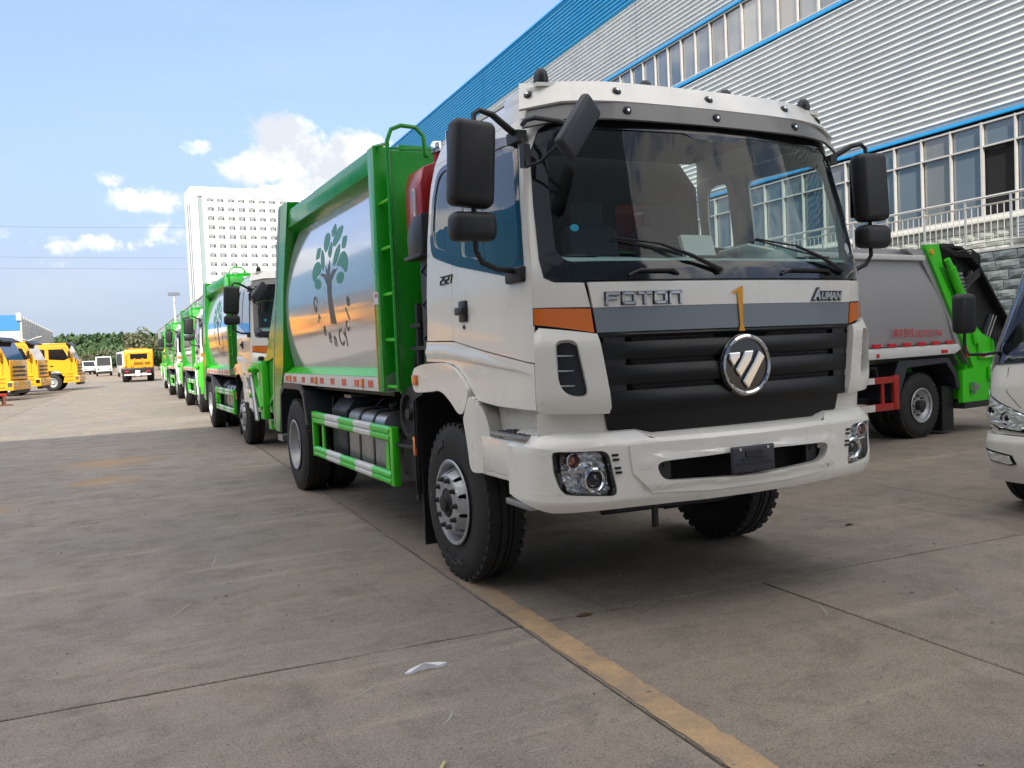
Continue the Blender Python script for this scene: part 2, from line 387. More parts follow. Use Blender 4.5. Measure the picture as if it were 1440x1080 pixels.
def wheel(parent, x, y, r, side, kind, w=.27, name='wheel', lug=True, tread=True, letters=False, rimr=.275, n=44):
    """side -1/+1: outer face direction along x"""
    wh = None
    tb = MB(); k = r
    prof = [(rimr-.012, 0), (rimr+.02, .004), (rimr+.06, -.004+.016), (k-.12, .02), (k-.05, .008), (k-.018, -.012), (k-.004, -.03),
            (k, -.055), (k, -.085), (k-.014, -.088), (k-.014, -.098), (k, -.101), (k, -w/2+.006-.01), (k-.014, -w/2-.005), (k-.014, -w/2+.0-.016), (k, -w/2-.02),
            (k, -w+.10), (k-.014, -w+.097), (k-.014, -w+.087), (k, -w+.084), (k, -w+.055), (k-.02, -w+.012), (k-.12, -w-.01), (rimr, -w+.01)]
    tb.lathe([(a, b) for a, b in prof], (x, y, r), 'X', n, side)
    if tread:
        for i in range(40):
            t = 2*math.pi*i/40
            for xo, ww in ((-.036, .052), (-w+.036, .052)):
                m_ = Matrix.Rotation(t, 3, 'X')
                c = Vector((x+side*xo, y, r))+m_ @ Vector((0, 0, k-.0145))
                tb.obox(c, (ww, .046, .036), m_)
    wh = tb.build(name, M_tyre, parent, 30)
    rb = MB()
    if kind == 'front':
        # convex disc with ten hand holes
        rr = rimr
        rim = MB(); rim.lathe([(rr, .012), (rr+.012, .022), (rr+.004, .028), (rr-.012, .024), (rr-.022, .0), (rr-.03, -.05), (rr-.055, -.06)], (x, y, r), 'X', 48, side)
        rim.build('rim', M_rim, wh, 40)
        def dp(u, v):
            d = math.hypot(u, v); a = float(np.interp(d, [.098, .186, .196, .226, .25], [.058, .058, .050, -.02, -.045]))
            return Vector((x+side*a, y+u, r+v))
        holes = [circ(0, 0, .100, n=24)]
        for i in range(10):
            t = 2*math.pi*(i+.5)/10; holes.append(circ(.2085*math.cos(t), .2085*math.sin(t), .0175, n=10))
        patch('disc', circ(0, 0, .232, n=40), dp, M_rim, wh, holes=holes, du=.03, th=.008, inward=(-side, 0, 0))
        MB().lathe([(.235, -.075), (.0, -.075)], (x, y, r), 'X', 24, side).build('brake_drum', M_hole, wh)
        MB().lathe([(.10, .03), (.098, .05), (.085, .052), (.078, .062), (.058, .066), (.054, .090), (.03, .096), (0, .096)], (x, y, r), 'X', 24, side).build('hub_cap', M_dark, wh, 30)
        for i in range(10):
            t = 2*math.pi*i/10; c = (x, y+.160*math.cos(t), r+.160*math.sin(t))
            MB().lathe([(.021, .05), (.021, .062), (.016, .066), (.016, .082), (.012, .094), (0, .094)], c, 'X', 6, side).build('lug_nut', M_dark, wh, 30)
    else:
        rr = rimr; d = -.13 if kind == 'rear' else -.05
        MB().lathe([(rr, .01), (rr+.014, .022), (rr+.002, .028), (rr-.014, .02), (rr-.02, -.01), (rr-.045, d+.03), (rr-.07, d), (.11, d-.01), (.10, d+.01), (0, d+.012)], (x, y, r), 'X', 40, side).build('rim', M_rim, wh, 35)
        MB().lathe([(.075, d), (.075, d+.09), (.05, d+.10), (0, d+.10)], (x, y, r), 'X', 16, side).build('hub_cap', M_dark, wh, 30)
        b = MB()
        for i in range(8):
            t = 2*math.pi*i/8; c = (x, y+.135*math.cos(t), r+.135*math.sin(t))
            b.lathe([(.016, d), (.016, d+.03), (0, d+.03)], c, 'X', 6, side)
        b.build('lug_nut', M_dark, wh, 30)
    if letters:
        for body, rad, a0, flip in (('LINGLONG', .395, 268, True), ('LLA08', .405, 118, False)):
            vs, fs = text_mesh(body, .062, 0, .002)
            wx = max(v[0] for v in vs)
            def fn(u, v, rad=rad, a0=a0, flip=flip):
                # arc placement; seen from outside (-x) the horizontal axis is -y
                if flip: t = R(a0)+(u-wx/2)/rad; q = rad-v+.02
                else: t = R(a0)-(u-wx/2)/rad; q = rad+v-.02
                yy = -q*math.cos(t)*(1 if side < 0 else -1)
                return Vector((x+side*.021, y+yy, r+q*math.sin(t)))
            text_obj('sidewall_lettering', body, .062, fn, mat('worn rubber lettering', (.055, .055, .055), .7), wh, th=.004, bold=.002, inward=(-side, 0, 0))
        MB().obox((x+side*.017, y+.0, r), (.004, .012, .05), Matrix.Identity(3)).xf(lambda v: Vector((v.x, v.y+.40, v.z))).build('paint_mark', M_white, wh)
    return wh

STROKES = {'F': [[(0, 0), (0, 1), (1, 1)], [(0, .52), (.8, .52)]], 'O': [[(0, 0), (0, 1), (1, 1), (1, 0), (0, 0)]],
           'T': [[(0, 1), (1, 1)], [(.5, 1), (.5, 0)]], 'n': [[(0, 0), (0, 1), (1, 1), (1, 0)]],
           '2': [[(0, 1), (1, 1), (1, .5), (0, .5), (0, 0), (1, 0)]], '5': [[(1, 1), (0, 1), (0, .5), (1, .5), (1, 0), (0, 0)]], '7': [[(0, 1), (1, 1), (.7, 0)]]}
def strokes(name, word, x0, z0, w, h, gap, t, fn, m, parent, shear=0., d=1):
    b = MB(); x = x0
    for ch in word:
        for ln in STROKES[ch]:
            for (ax, az), (bx, bz) in zip(ln, ln[1:]):
                L = math.hypot((bx-ax)*w, (bz-az)*h); ux, uz = (bx-ax)*w/L, (bz-az)*h/L
                pa = (ax*w-ux*t/2, az*h-uz*t/2); pb = (bx*w+ux*t/2, bz*h+uz*t/2); nx, nz = -uz*t/2, ux*t/2
                q = [(pa[0]+nx, pa[1]+nz), (pb[0]+nx, pb[1]+nz), (pb[0]-nx, pb[1]-nz), (pa[0]-nx, pa[1]-nz)]
                q = [(x+d*(u+v*shear), z0+v) for u, v in q]
                lo = [fn(u, v, .002) for u, v in q]; hi = [fn(u+(x-u)*.0, v, .014) for u, v in q]
                b.add(lo+hi, [(3,2,1,0), (4,5,6,7), (0,1,5,4), (1,2,6,5), (2,3,7,6), (3,0,4,7)])
        x += d*(w+gap)
    return b.build(name, m, parent, 30)

def make_truck():
    T = thing('garbage_truck', '', 'garbage truck')
    P = T
    BK = (0, 1, 0)
    # ---------------- cab front
    patch('front_panel', mir([(-.955, 1.868), (-.935, 1.733)])[:2]+[(.935, 1.733), (.955, 1.868), (.5, 1.866), (-.5, 1.866)], F(.012), M_white, P, du=.08, inward=BK)
    patch('grey_stripe', [(-.935, 1.731), (-.915, 1.600), (.915, 1.600), (.935, 1.731)], F(.011), M_grey, P, du=.08, inward=BK)
    patch('grille_backing', [(-.905, 1.597), (-.860, 1.168), (.860, 1.168), (.905, 1.597)], F(-.03), M_hole, P, du=.1, inward=BK)
    # grille bars: smooth swollen slats, between them recessed honeycomb mesh
    for z0, z1 in ((1.17, 1.282), (1.318, 1.418), (1.452, 1.545), (1.572, 1.596)):
        xa = .862+(z0-1.168)/.43*.048; xb = .862+(z1-1.168)/.43*.048
        def gf(X, z, z0=z0, z1=z1):
            t = (z-z0)/(z1-z0); c = max(0, min(1, (.80-abs(X))/.06))
            return F(.012+c*(.012*math.sin(math.pi*t)-.004))(X, z)
        patch('grille_bar', [(-xa, z0), (xa, z0), (xb, z1), (-xb, z1)], gf, M_grille, P, du=.06, dv=.022, th=.014, inward=BK)
    for z0, z1 in ((1.282, 1.318), (1.418, 1.452), (1.545, 1.572)):
        for s in (-1, 1):
            b = MB(); x = .20
            while x < .72:
                for zz, off in ((z0+.009, 0), (z0+.026, .009)):
                    if zz > z1: continue
                    c = F(-.004)(s*(x+off), zz); b.tube([c+Vector((.0085*math.cos(a), 0, .0085*math.sin(a))) for a in [i*math.pi/3 for i in range(6)]], .0018, 3, True)
                x += .018
            b.build('grille_mesh', M_dark, P)
        xa = .885
        for s in (-1, 1):
            patch('grille_end', [(s*.76, z0), (s*(xa-.004), z0), (s*(xa), z1), (s*.76, z1)] if s > 0 else [(-(xa-.004), z0), (-.76, z0), (-.76, z1), (-xa, z1)], F(.006), M_black, P, th=.01, inward=BK)
    # emblem
    e0 = front(0, 1.385); ey = e0.y-.028
    MB().lathe([(.178, 0), (.178, .02), (.170, .030), (0, .030)], (0, ey+.026, 1.387), 'Y', 48, -1).build('emblem_base', M_gloss, P, 30)
    MB().lathe([(.174, .020), (.172, .04), (.160, .046), (.150, .040), (.150, .020)], (0, ey+.026, 1.387), 'Y', 64, -1).build('emblem_ring', M_chrome, P, 30)
    for pl in ([(-.130, 1.458), (-.050, 1.460), (-.055, 1.432), (-.103, 1.380), (-.132, 1.424)],
               [(-.020, 1.464), (.046, 1.466), (.024, 1.410), (-.054, 1.317), (-.090, 1.360), (-.045, 1.418)],
               [(.086, 1.468), (.128, 1.430), (.0, 1.250), (-.040, 1.294), (.048, 1.404)]):
        b = MB(); b.prism(pl, 'Y', ey, ey-.022); b.build('emblem_bar', M_chrome, P, 25, bev=.006, seg=1)
    fl = lambda u, v, o: F(.012+o)(u, v)
    strokes('lettering_base', 'FOTOn', -.862, 1.752, .066, .052, .028, .021, lambda u, v, o: F(.010+o*.4)(u, v), M_slate, P)
    strokes('front_lettering', 'FOTOn', -.862, 1.752, .066, .052, .028, .014, fl, M_silver, P)
    for nm_, mt_, of_, bo_ in (('lettering_base', M_slate, .013, .012), ('model_lettering', M_silver, .018, .003)):
        text_obj(nm_, 'A', .086, lambda u, v: F(of_)(.572+u, 1.752+v), mt_, P, th=.006, shear=.25, bold=bo_)
        text_obj(nm_, 'UMAN', .060, lambda u, v: F(of_)(.636+u*1.12, 1.752+v), mt_, P, th=.006, shear=.25, bold=bo_*.8)
    patch('lower_grille', [(-.868, 1.172), (-.848, 1.075), (-.80, 1.055), (-.70, 1.05), (-.63, 1.015), (.63, 1.015), (.70, 1.05), (.78, 1.055), (.83, 1.075), (.855, 1.172)], F(-.035), M_grille, P, du=.1, inward=BK)
    for s in (-1, 1):
        q = lambda pl: [(s*a, b) for a, b in (pl if s > 0 else pl)]
        patch('corner_panel', q([(1.196, 1.745), (1.196, 2.86), (1.05, 2.86), (1.05, 2.795), (1.135, 2.722), (1.168, 2.60), (1.168, 2.0), (1.155, 1.90), (1.115, 1.874), (.972, 1.866), (.945, 1.737)]), F(.004), M_white, P, du=.03, dv=.1, inward=BK)
        patch('indicator', q([(1.196, 1.740), (1.196, 1.655), (.932, 1.602), (.947, 1.728)]), F(.010), M_orange, P, du=.03, inward=BK, th=.03)
        patch('indicator_seal', q([(1.199, 1.746), (1.199, 1.650), (.926, 1.596), (.941, 1.734)]), F(-.001), M_black, P, du=.03, inward=BK, th=.01)
        vent = rnd_poly(q([(1.118, 1.568), (1.049, 1.570), (1.027, 1.545), (.987, 1.297), (.994, 1.262), (1.067, 1.268), (1.109, 1.32), (1.119, 1.396), (1.123, 1.522)]), .03)
        def pod(u, z, s=s):
            k = .030+.020*math.sin(min(1, max(0, (z-1.17)/.12))*math.pi/2)
            if z > 1.55: k -= (z-1.55)*.35
            return F(k)(u, z)
        patch('air_deflector', q([(1.196, 1.610), (1.182, 1.637), (.928, 1.594), (.868, 1.20), (.876, 1.168), (1.183, 1.180), (1.197, 1.205)]), pod, M_white, P, holes=[vent], du=.025, dv=.04, th=.045, inward=BK)
        patch('deflector_vent', q([(1.15, 1.60), (1.01, 1.60), (.95, 1.24), (1.15, 1.24)]), F(-.012), M_slate, P, du=.04, inward=BK, th=.01)
        for zz in (1.33, 1.41, 1.49):
            MB().add([F(.03)(s*1.12, zz), F(-.01)(s*(1.03), zz-.004), F(-.01)(s*1.03, zz-.010), F(.03)(s*1.12, zz-.008)] +
                     [F(-.01)(s*1.12, zz), F(-.012)(s*1.03, zz-.004), F(-.012)(s*1.03, zz-.010), F(-.01)(s*1.12, zz-.008)],
                     [(0,1,2,3), (7,6,5,4), (0,4,5,1), (1,5,6,2), (2,6,7,3), (3,7,4,0)]).build('vent_fin', M_silver, P, 0)
        patch('bumper_post', q([(.86, 1.175), (1.17, 1.18), (1.17, 1.03), (.83, 1.03)]), F(-.045), M_white, P, du=.05, inward=BK)
    # dark firewall behind the seams
    patch('inner_frame', [(-1.17, 1.20), (1.17, 1.20), (1.17, 1.86), (-1.17, 1.86)], F(-.05), M_hole, P, du=.15, inward=BK)
    # ---------------- windscreen
    gh = [(-1.095, 2.04), (-1.06, 1.995), (-1.03, 1.98), (1.03, 1.98), (1.07, 1.995), (1.095, 2.04), (1.095, 2.64), (1.04, 2.72), (-1.04, 2.72), (-1.095, 2.64)]
    gh = rnd_poly(gh, .05)
    patch('windscreen_surround', [(-1.165, 2.0), (-1.152, 1.905), (-1.11, 1.878), (1.11, 1.878), (1.152, 1.905), (1.165, 2.0), (1.165, 2.60), (1.13, 2.72), (1.04, 2.79), (-1.04, 2.79), (-1.13, 2.72), (-1.165, 2.60)], F(.006), M_gloss, P, holes=[gh], du=.08, inward=BK, th=.03)
    patch('windscreen', gh, F(-.002), M_glass, P, du=.08, inward=BK, th=0)
    for x0, x1 in ((-.72, -.42), (.32, .76)):
        b = MB(); b.tube([F(.01)(x0, 1.90), F(.035)(x0+.05, 1.925), F(.035)(x1-.05, 1.925), F(.01)(x1, 1.905)], .010, 6); b.build('grab_handle', M_black, P)
    for px, tipx in ((-.15, -.80), (.86, .15)):
        w = MB(); a = F(.03)(px, 1.925); m1 = F(.045)(px+(tipx-px)*.58, 2.068); t = F(.025)(tipx, 2.105)
        w.tube([F(.0)(px, 1.92), a], .022, 8); w.tube([a, F(.055)(px+(tipx-px)*.3, 2.0), m1], [.014, .011, .008], 6); w.tube([m1, t], .006, 5)
        wp = w.build('wiper', M_black, P)
        bl = MB(); q0 = F(.010)(px+(tipx-px)*.05+(-.02), 1.99); bl.tube([F(.014)(px+(tipx-px)*(.28), 2.012), F(.014)(tipx*1.0, 2.10)], .006, 4); bl.build('wiper_blade', M_black, wp)
    patch('sticker', circ(1.02, 2.075, .032, .035), F(.001), M_panel, P, th=0, inward=BK, du=.05)
    # ---------------- sun visor, roof
    def vis(o0, o1, z0, z1):
        def f(u, t):
            z = z0+(z1-z0)*t; ex = 1.0-.05*t
            a = abs(u); dy = .02*(a/.6)**2 if a < .6 else .02+.20*((a-.6)/.57)**1.6
            o = o0+(o1-o0)*t
            return Vector((u*ex, -1.365+o+dy, z-.035*max(0, a-.95)/.2*(1-t)))
        return f
    vo = [(-1.165, 0), (1.165, 0), (1.165, 1), (-1.165, 1)]
    patch('sun_visor', vo, vis(0, .03, 2.765, 2.865), M_visor, P, du=.07, dv=.5, inward=BK, th=.015)
    vb = P.children[-1] if P.children else None
    patch('visor_cap', vo, vis(.03, .13, 2.869, 3.005), M_white, P, du=.07, dv=.34, inward=BK, th=.015)
    for u, t, lo in [(x, .5, 1) for x in (-.62, 0, .64)]+[(x, .45, 0) for x in (-1.12, -.64, 0, .62, 1.04)]:
        if lo: p = vis(0, .03, 2.765, 2.865)(u, .5)
        else: p = vis(.03, .13, 2.869, 3.005)(u, .5)
        bb = MB(); bb.lathe([(.026, 0), (.026, .006), (.018, .012), (.010, .013), (0, .013)], (0, 0, 0), 'Y', 16, -1)
        q = Matrix.Rotation(R(0 if abs(u) < .9 else (-60 if u < 0 else 45)), 3, 'Z') @ Matrix.Rotation(R(0 if lo else -35), 3, 'X')
        bb.xf(lambda v: p+q @ v); bo = bb.build('visor_bolt', M_black, P, 30)
        b2 = MB(); b2.lathe([(.009, .012), (.008, .017), (0, .018)], (0, 0, 0), 'Y', 10, -1); b2.xf(lambda v: p+q @ v); b2.build('bolt_head', M_chrome, bo, 40)
    for s in (-1, 1): rbox('roof_corner', (s*.99, -.93, 2.905), (.20, .34, .17), M_white, P, .04)
    def rf(u, v): return Vector((u*(1.0-.04*max(0, v-.05)), v, 2.99+.035*(1-(u/1.06)**2)-.9*max(0, v+.0)**2*.6))
    patch('roof', [(-1.05, -1.12), (1.05, -1.12), (1.05, .18), (-1.05, .18)], rf, M_white, P, du=.1, inward=(0, 0, -1))
    b = MB(); rbox('roof_hatch', (.30, -.45, 3.05), (.55, .5, .07), M_white, P, .02)
    for x in (-1.0, -.3, .3, .95):
        o = MB(); o.lathe([(.042, 0), (.042, .03), (.034, .062), (.018, .078), (0, .082)], (x, -1.08, 3.0), 'Z', 16); o.build('marker_lamp', M_black, P, 40)
    # ---------------- cab sides
    for s in (-1, 1):
        iw = (-s, 0, 0)
        h1 = rnd_poly([(-1.10, 2.30), (-1.13, 2.06), (-1.10, 1.99), (-.80, 2.015), (-.50, 2.10), (-.33, 2.12), (-.33, 2.70), (-.95, 2.685), (-1.03, 2.62)], .05)
        h2 = [(-.10, 2.18), (.13, 2.235), (.165, 2.30), (.165, 2.53), (.13, 2.70), (.06, 2.73), (-.10, 2.73)]
        h2 = rnd_poly(h2, .05)
        patch('door', [(-.17, 1.598), (-.62, 1.531), (-1.247, 1.452), (-1.249, 1.9), (-1.165, 2.3), (-1.085, 2.70), (-1.05, 2.80), (-.17, 2.80)], S(s), M_white, P, holes=[h1], du=.06, dv=.08, inward=iw)
        door = COL.objects[-1]
        patch('quarter_panel', [(-.166, 1.600), (.31, 1.61), (.29, 1.755), (.275, 2.2), (.262, 2.68), (.235, 2.80), (-.166, 2.80)], S(s), M_white, P, holes=[h2], du=.08, dv=.08, inward=iw)
        patch('roof_side', [(-1.15, 2.803), (.235, 2.803), (.16, 2.97), (-.95, 2.985)], S(s), M_white, P, du=.1, dv=.04, inward=iw)
        wl = [(.165, 2.74), (.08, 2.77), (-.70, 2.765), (-.98, 2.725), (-1.06, 2.66), (-1.13, 2.30), (-1.185, 1.97), (-1.165, 1.925), (-1.08, 1.922), (-.73, 1.985), (-.25, 2.07), (.07, 2.147), (.18, 2.18), (.21, 2.28), (.21, 2.53)]
        patch('window_trim', rnd_poly(wl, .05), S(s, .004), M_gloss, P, holes=[[(y*.995+.0, z) for y, z in h1], h2], du=.1, dv=.12, inward=iw, th=.008)
        patch('door_window', h1, S(s, -.004), M_sglass, door, du=.1, inward=iw, th=0)
        patch('rear_window', h2, S(s, -.004), M_sglass, P, du=.1, inward=iw, th=0)
        def low(y, z, s=s): return S(s, .004)(y, z)
        patch('lower_side_panel', [(.32, 1.602), (-.17, 1.592), (-.62, 1.524), (-1.245, 1.446), (-1.245, 1.198), (-.79, 1.203), (-.52, 1.225), (-.43, 1.29), (-.35, 1.36), (-.25, 1.415), (-.16, 1.445), (.0, 1.462), (.33, 1.468)][:], low, M_white, P, du=.06, dv=.06, inward=iw)
        def sw(y, z, s=s):
            c = 1.53-.115*max(0, -(y))/1.2; t = max(0, 1-abs(z-c)/.05)
            return S(s, .006+.014*t)(y, z)
        patch('side_crease', [(.31, 1.592), (-.17, 1.580), (-.62, 1.512), (-1.225, 1.400), (-.90, 1.425), (-.55, 1.455), (-.2, 1.478), (.315, 1.49)], sw, M_white, P, du=.06, dv=.02, inward=iw, th=.004)
        # wheel arch: rounded white lip swept over the tyre
        arch = [(.575, 1.245), (.575, 1.415), (.35, 1.450), (.0, 1.462), (-.16, 1.438), (-.25, 1.408), (-.35, 1.352), (-.44, 1.275), (-.34, 1.135), (-.25, 1.13), (-.14, 1.205), (.03, 1.277), (.30, 1.255)]
        patch('wheel_arch', rnd_poly(arch, .09, 4), lambda y, z, s=s: Vector((s*1.245, y, z)), M_white, P, du=.1, inward=iw, th=.26)
        fp = [(-.446, 1.268), (-.345, 1.128), (-.33, 1.10), (-.38, .95), (-.414, .778), (-.64, .79), (-.63, 1.05), (-.60, 1.15), (-.55, 1.21)]
        patch('arch_front', rnd_poly(fp, .06, 3), lambda y, z, s=s: Vector((s*(1.245-.05*max(0, -y-.52)/.12), y, z)), M_white, P, du=.05, inward=iw, th=.24)
        patch('step_panel', [(-.56, 1.205), (-1.19, 1.20), (-1.16, .86), (-.60, .79)], lambda y, z, s=s: Vector((s*1.10, y, z)), M_white, P, du=.2, inward=iw, th=.03)
        MB().box(s*1.09, s*1.245, -1.17, -.60, .785, .83).build('step_valance', M_white, P, bev=.01)
        MB().box(s*1.225, s*1.245, -1.16, -.60, .80, 1.02).build('step_skirt', M_white, P, bev=.01)
        b = MB(); b.box(s*1.05, s*1.255, -1.17, -.74, 1.035, 1.055)
        st = b.build('cab_step', M_alu, P, bev=.004)
        b = MB()
        for i in range(7):
            for j in range(3):
                b.tube([Vector((s*(1.09+j*.055), -1.12+i*.056, 1.057))+Vector((.018*math.cos(a), .024*math.sin(a), 0)) for a in [k*math.pi/3 for k in range(6)]], .004, 3, True)
        b.build('step_tread', M_dark, st)
        b = MB(); b.box(s*.98, s*1.19, -1.10, -.78, .625, .665)
        st = b.build('cab_step', M_alu, P, bev=.012)
        b = MB(); b.tube([(s*1.15, -.83, .80), (s*1.16, -.82, .70), (s*1.12, -.86, .645)], .013, 6); b.build('step_bracket', M_alu, st)
        b = MB()
        for i in range(5):
            for j in range(2): b.lathe([(.014, 0), (.010, .004), (.006, .004), (.006, 0)], (s*(1.05+j*.075), -1.05+i*.055, .666), 'Z', 10)
        b.build('step_tread', M_dark, st)
        # mudflap and inner arch
        b = MB(); b.box(s*.93, s*1.20, .57, .595, .13, 1.20); b.build('mud_flap', M_black, P)
        b = MB(); b.beam((s*1.215, .60, 1.21), (s*1.215, .42, 1.25), .03, .03); b.beam((s*1.215, .60, 1.22), (s*1.215, .64, .45), .02, .05); b.build('mud_flap_edge', M_dark, P)
        ar = [(.62, .50), (.60, 1.18), (.30, 1.248), (.03, 1.265), (-.14, 1.192), (-.33, 1.08), (-.40, .9)]
        b = MB()
        for (a0, a1), (c0, c1) in zip(ar, ar[1:]):
            b.add([(s*.85, a0, a1), (s*1.235, a0, a1), (s*1.235, c0, c1), (s*.85, c0, c1)], [(0, 1, 2, 3)])
        b.build('inner_arch', M_black, P, 60)
        MB().box(s*1.246, s*1.262, .46, .55, 1.30, 1.375).build('side_repeater', M_orange, P, bev=.008)
        MB().box(s*1.217, s*1.235, .61, .66, .78, .92).build('side_marker', M_orange, P, bev=.006)
        # handle, key hole, model badge
        MB().box(s*1.214, s*1.232, -.415, -.300, 1.712, 1.845).build('door_handle', M_black, door, bev=.008)
        MB().box(s*1.230, s*1.258, -.42, -.29, 1.755, 1.805).build('handle_bar', M_black, door, bev=.010)
        MB().lathe([(.012, 1.215), (.012, 1.222), (0, 1.222)], (0, -.35, 1.68), 'X', 12, s).build('key_hole', M_dark, door)
        dd = -1 if s < 0 else 1
        strokes('model_badge', '2527', .02*1 if dd < 0 else -.16, 1.975, .036, .048, .016, .007, lambda u, v, o, s=s: S(s, o-.006)(u, v), M_dark, P, .2, dd)
        # mirrors
        rbox('mirror_housing', (s*1.475, -1.14, 2.515), (.25, .13, .455), M_mir, P, .045, 4, Matrix.Rotation(R(-4*s), 3, 'Y'))
        MB().box(s*1.37, s*1.58, -1.07, -1.062, 2.32, 2.70).build('mirror_glass', M_chrome, COL.objects[-1])
        rbox('mirror_housing', (s*1.485, -1.145, 2.185), (.255, .13, .155), M_mir, P, .045, 4)
        ab = MB(); ab.tube([(s*1.13, -1.06, 2.69), (s*1.22, -1.09, 2.73), (s*1.33, -1.12, 2.79), (s*1.41, -1.13, 2.805), (s*1.445, -1.135, 2.78), (s*1.45, -1.14, 2.60), (s*1.47, -1.14, 2.3), (s*1.47, -1.14, 2.06), (s*1.43, -1.13, 2.0), (s*1.34, -1.12, 1.965), (s*1.20, -1.10, 1.955)], [.02, .02, .018, .014, .014, .014, .014, .014, .016, .016, .018], 8)
        ab.box(s*1.13, s*1.19, -1.13, -1.0, 2.66, 2.72); ab.build('mirror_arm', M_mir, P, 40)
        rbox('mirror_mount', (s*1.215, -1.10, 1.935), (.05, .20, .085), M_mir, P, .012)
    # front-view mirror on the kerb side
    mr = Matrix.Rotation(R(0), 3, 'Z')
    c = Vector((-1.10, -1.62, 2.62))
    ax = (cr*.62-cd*.78).normalized(); ay = fw.cross(ax).normalized(); az_ = ax.cross(ay)
    rm = Matrix((Vector((.60, .12, .79)).normalized(), Vector((.3, -.95, -.08)).normalized(), Vector((-.75, -.25, .6)).normalized())).transposed()
    e1 = rm.col[0].normalized(); e2 = (rm.col[1]-e1*rm.col[1].dot(e1)).normalized(); e3 = e1.cross(e2)
    rm = Matrix((e1, e2, e3)).transposed()
    rbox('front_mirror', c, (.34, .06, .15), M_slate, P, .028, 4, rm)
    b = MB(); b.tube([(-1.17, -1.16, 2.74), (-1.23, -1.32, 2.72), (-1.24, -1.44, 2.70), (-1.16, -1.55, 2.66), c], .013, 8); b.build('front_mirror_arm', M_mir, P)
    b = MB(); b.tube([(-1.175, -1.17, 2.66), (-1.19, -1.24, 2.50), (-1.175, -1.36, 2.50), (-1.14, -1.54, 2.57)], .010, 8)
    b.box(-1.205, -1.165, -1.23, -1.18, 2.50, 2.62); b.build('front_mirror_stay', M_mir, P)
    # ---------------- bumper
    op = [(-.632, .872), (-.60, .893), (-.2, .905), (.2, .905), (.60, .893), (.632, .872), (.61, .81), (.56, .783), (0, .765), (-.56, .783), (-.61, .81)]
    op = rnd_poly(op, .05, 4)
    U = lambda x: float(np.interp(x, [p[0] for p in BP], BU))
    hl0 = [(1.175, .980), (.915, .972), (.885, .947), (.845, .745), (.862, .722), (1.12, .746), (1.152, .778), (1.172, .865)]
    hl = rnd_poly([(U(a), b) for a, b in hl0], .03)
    um = BU[-1]
    outl = [(-um, .90), (-um, .72), (-1.25, .645), (-.5, .655), (.5, .655), (1.25, .645), (um, .72), (um, .90), (um, 1.05), (1.2, 1.062), (.70, 1.062), (.64, 1.02), (-.64, 1.02), (-.70, 1.062), (-1.2, 1.062), (-um, 1.05)]
    patch('bumper', outl, bumpf(), M_white, P, holes=[op, hl, [(-a, b) for a, b in hl]], du=.05, dv=.035, inward=BK, th=.035)
    bo = COL.objects[-1]
    cen = [(-.78, .99), (-.765, .84), (-.655, .725), (-.3, .708), (.3, .708), (.655, .725), (.765, .84), (.78, .99), (.70, 1.02), (.62, .998), (-.62, .998), (-.70, 1.02)]
    def cf(u, z): return bumpf(.008+.012*(1 if .93 > z > .75 and abs(u) < .7 else 0))(u, z)
    patch('bumper_centre', cen, cf, M_white, P, holes=[op], du=.05, dv=.03, inward=BK, th=.02)
    b = MB()
    us = [i*.05-um for i in range(int(2*um/.05)+1)]
    def tz(u):
        return float(np.interp(abs(u), [0, .62, .70, 3], [1.02, 1.02, 1.062, 1.062]))
    for i, u in enumerate(us):
        z = tz(u); p = bumpf()(u, z); k = min(1, max(0, (abs(u)-1.0)/.3))
        q = p+Vector((-math.copysign(.05, u)*k, .05 if k < 1 else .0, .022)); q2 = q+Vector((-math.copysign(.10, u)*k, .20*(1-k), .01))
        b.v += [tuple(p+Vector((0, 0, -.004))), tuple(q), tuple(q2)]
    for i in range(len(us)-1):
        for j in (0, 1): b.f.append((i*3+j, i*3+3+j, i*3+4+j, i*3+1+j))
    b.build('bumper_top', M_white, P, 60)
    patch('bumper_backing', [(-1.0, .66), (1.0, .66), (1.0, 1.0), (-1.0, 1.0)], bumpf(-.16), M_hole, P, du=.2, inward=BK)
    for s in (-1, 1):
        b = MB(); b.box(s*.50, s*.58, -1.47, -1.44, .77, .90); b.lathe([(.012, 0), (.012, .01), (0, .01)], (s*.54, -1.47, .86), 'Y', 10, -1); b.build('tow_bracket', M_dark, P)
    a = MB(); pc = bumpf(.05)(-.03, .86)
    pl = rbox('number_plate_holder', (-.03, -1.60, .862), (.31, .022, .150), M_slate, P, .012)
    for x in (-.13, .07): MB().lathe([(.009, 0), (.009, .006), (0, .006)], (x, -1.611, .92), 'Y', 10, -1).build('plate_screw', M_chrome, pl)
    MB().box(-.12, .06, -1.618, -1.610, .858, .868).box(-.16, .10, -1.616, -1.610, .835, .842).box(-.09, .03, -1.617, -1.610, .875, .91).build('plate_rib', M_black, pl)
    for s in (-1, 1):
        q = [(s*u, z) for u, z in hl]
        cx = sum(p[0] for p in q)/len(q); cz = sum(p[1] for p in q)/len(q)
        sc_ = lambda k: [(cx+(u-cx)*k, cz+(z-cz)*k) for u, z in q]
        h = patch('headlight', sc_(.985), bumpf(-.012, False), M_gloss, P, holes=[sc_(.955)], du=.06, inward=BK, th=.03)
        patch('lens', sc_(.96), bumpf(-.016, False), M_lens, h, du=.06, inward=BK, th=0)
        def rf_(u, z):
            random.seed(int(u*9173+z*5471)); return bumpf(-.075+random.uniform(-.010, .010), False)(u, z)
        patch('reflector', sc_(.97), rf_, M_refl, h, du=.024, dv=.024, inward=BK, th=0, sharp=0)
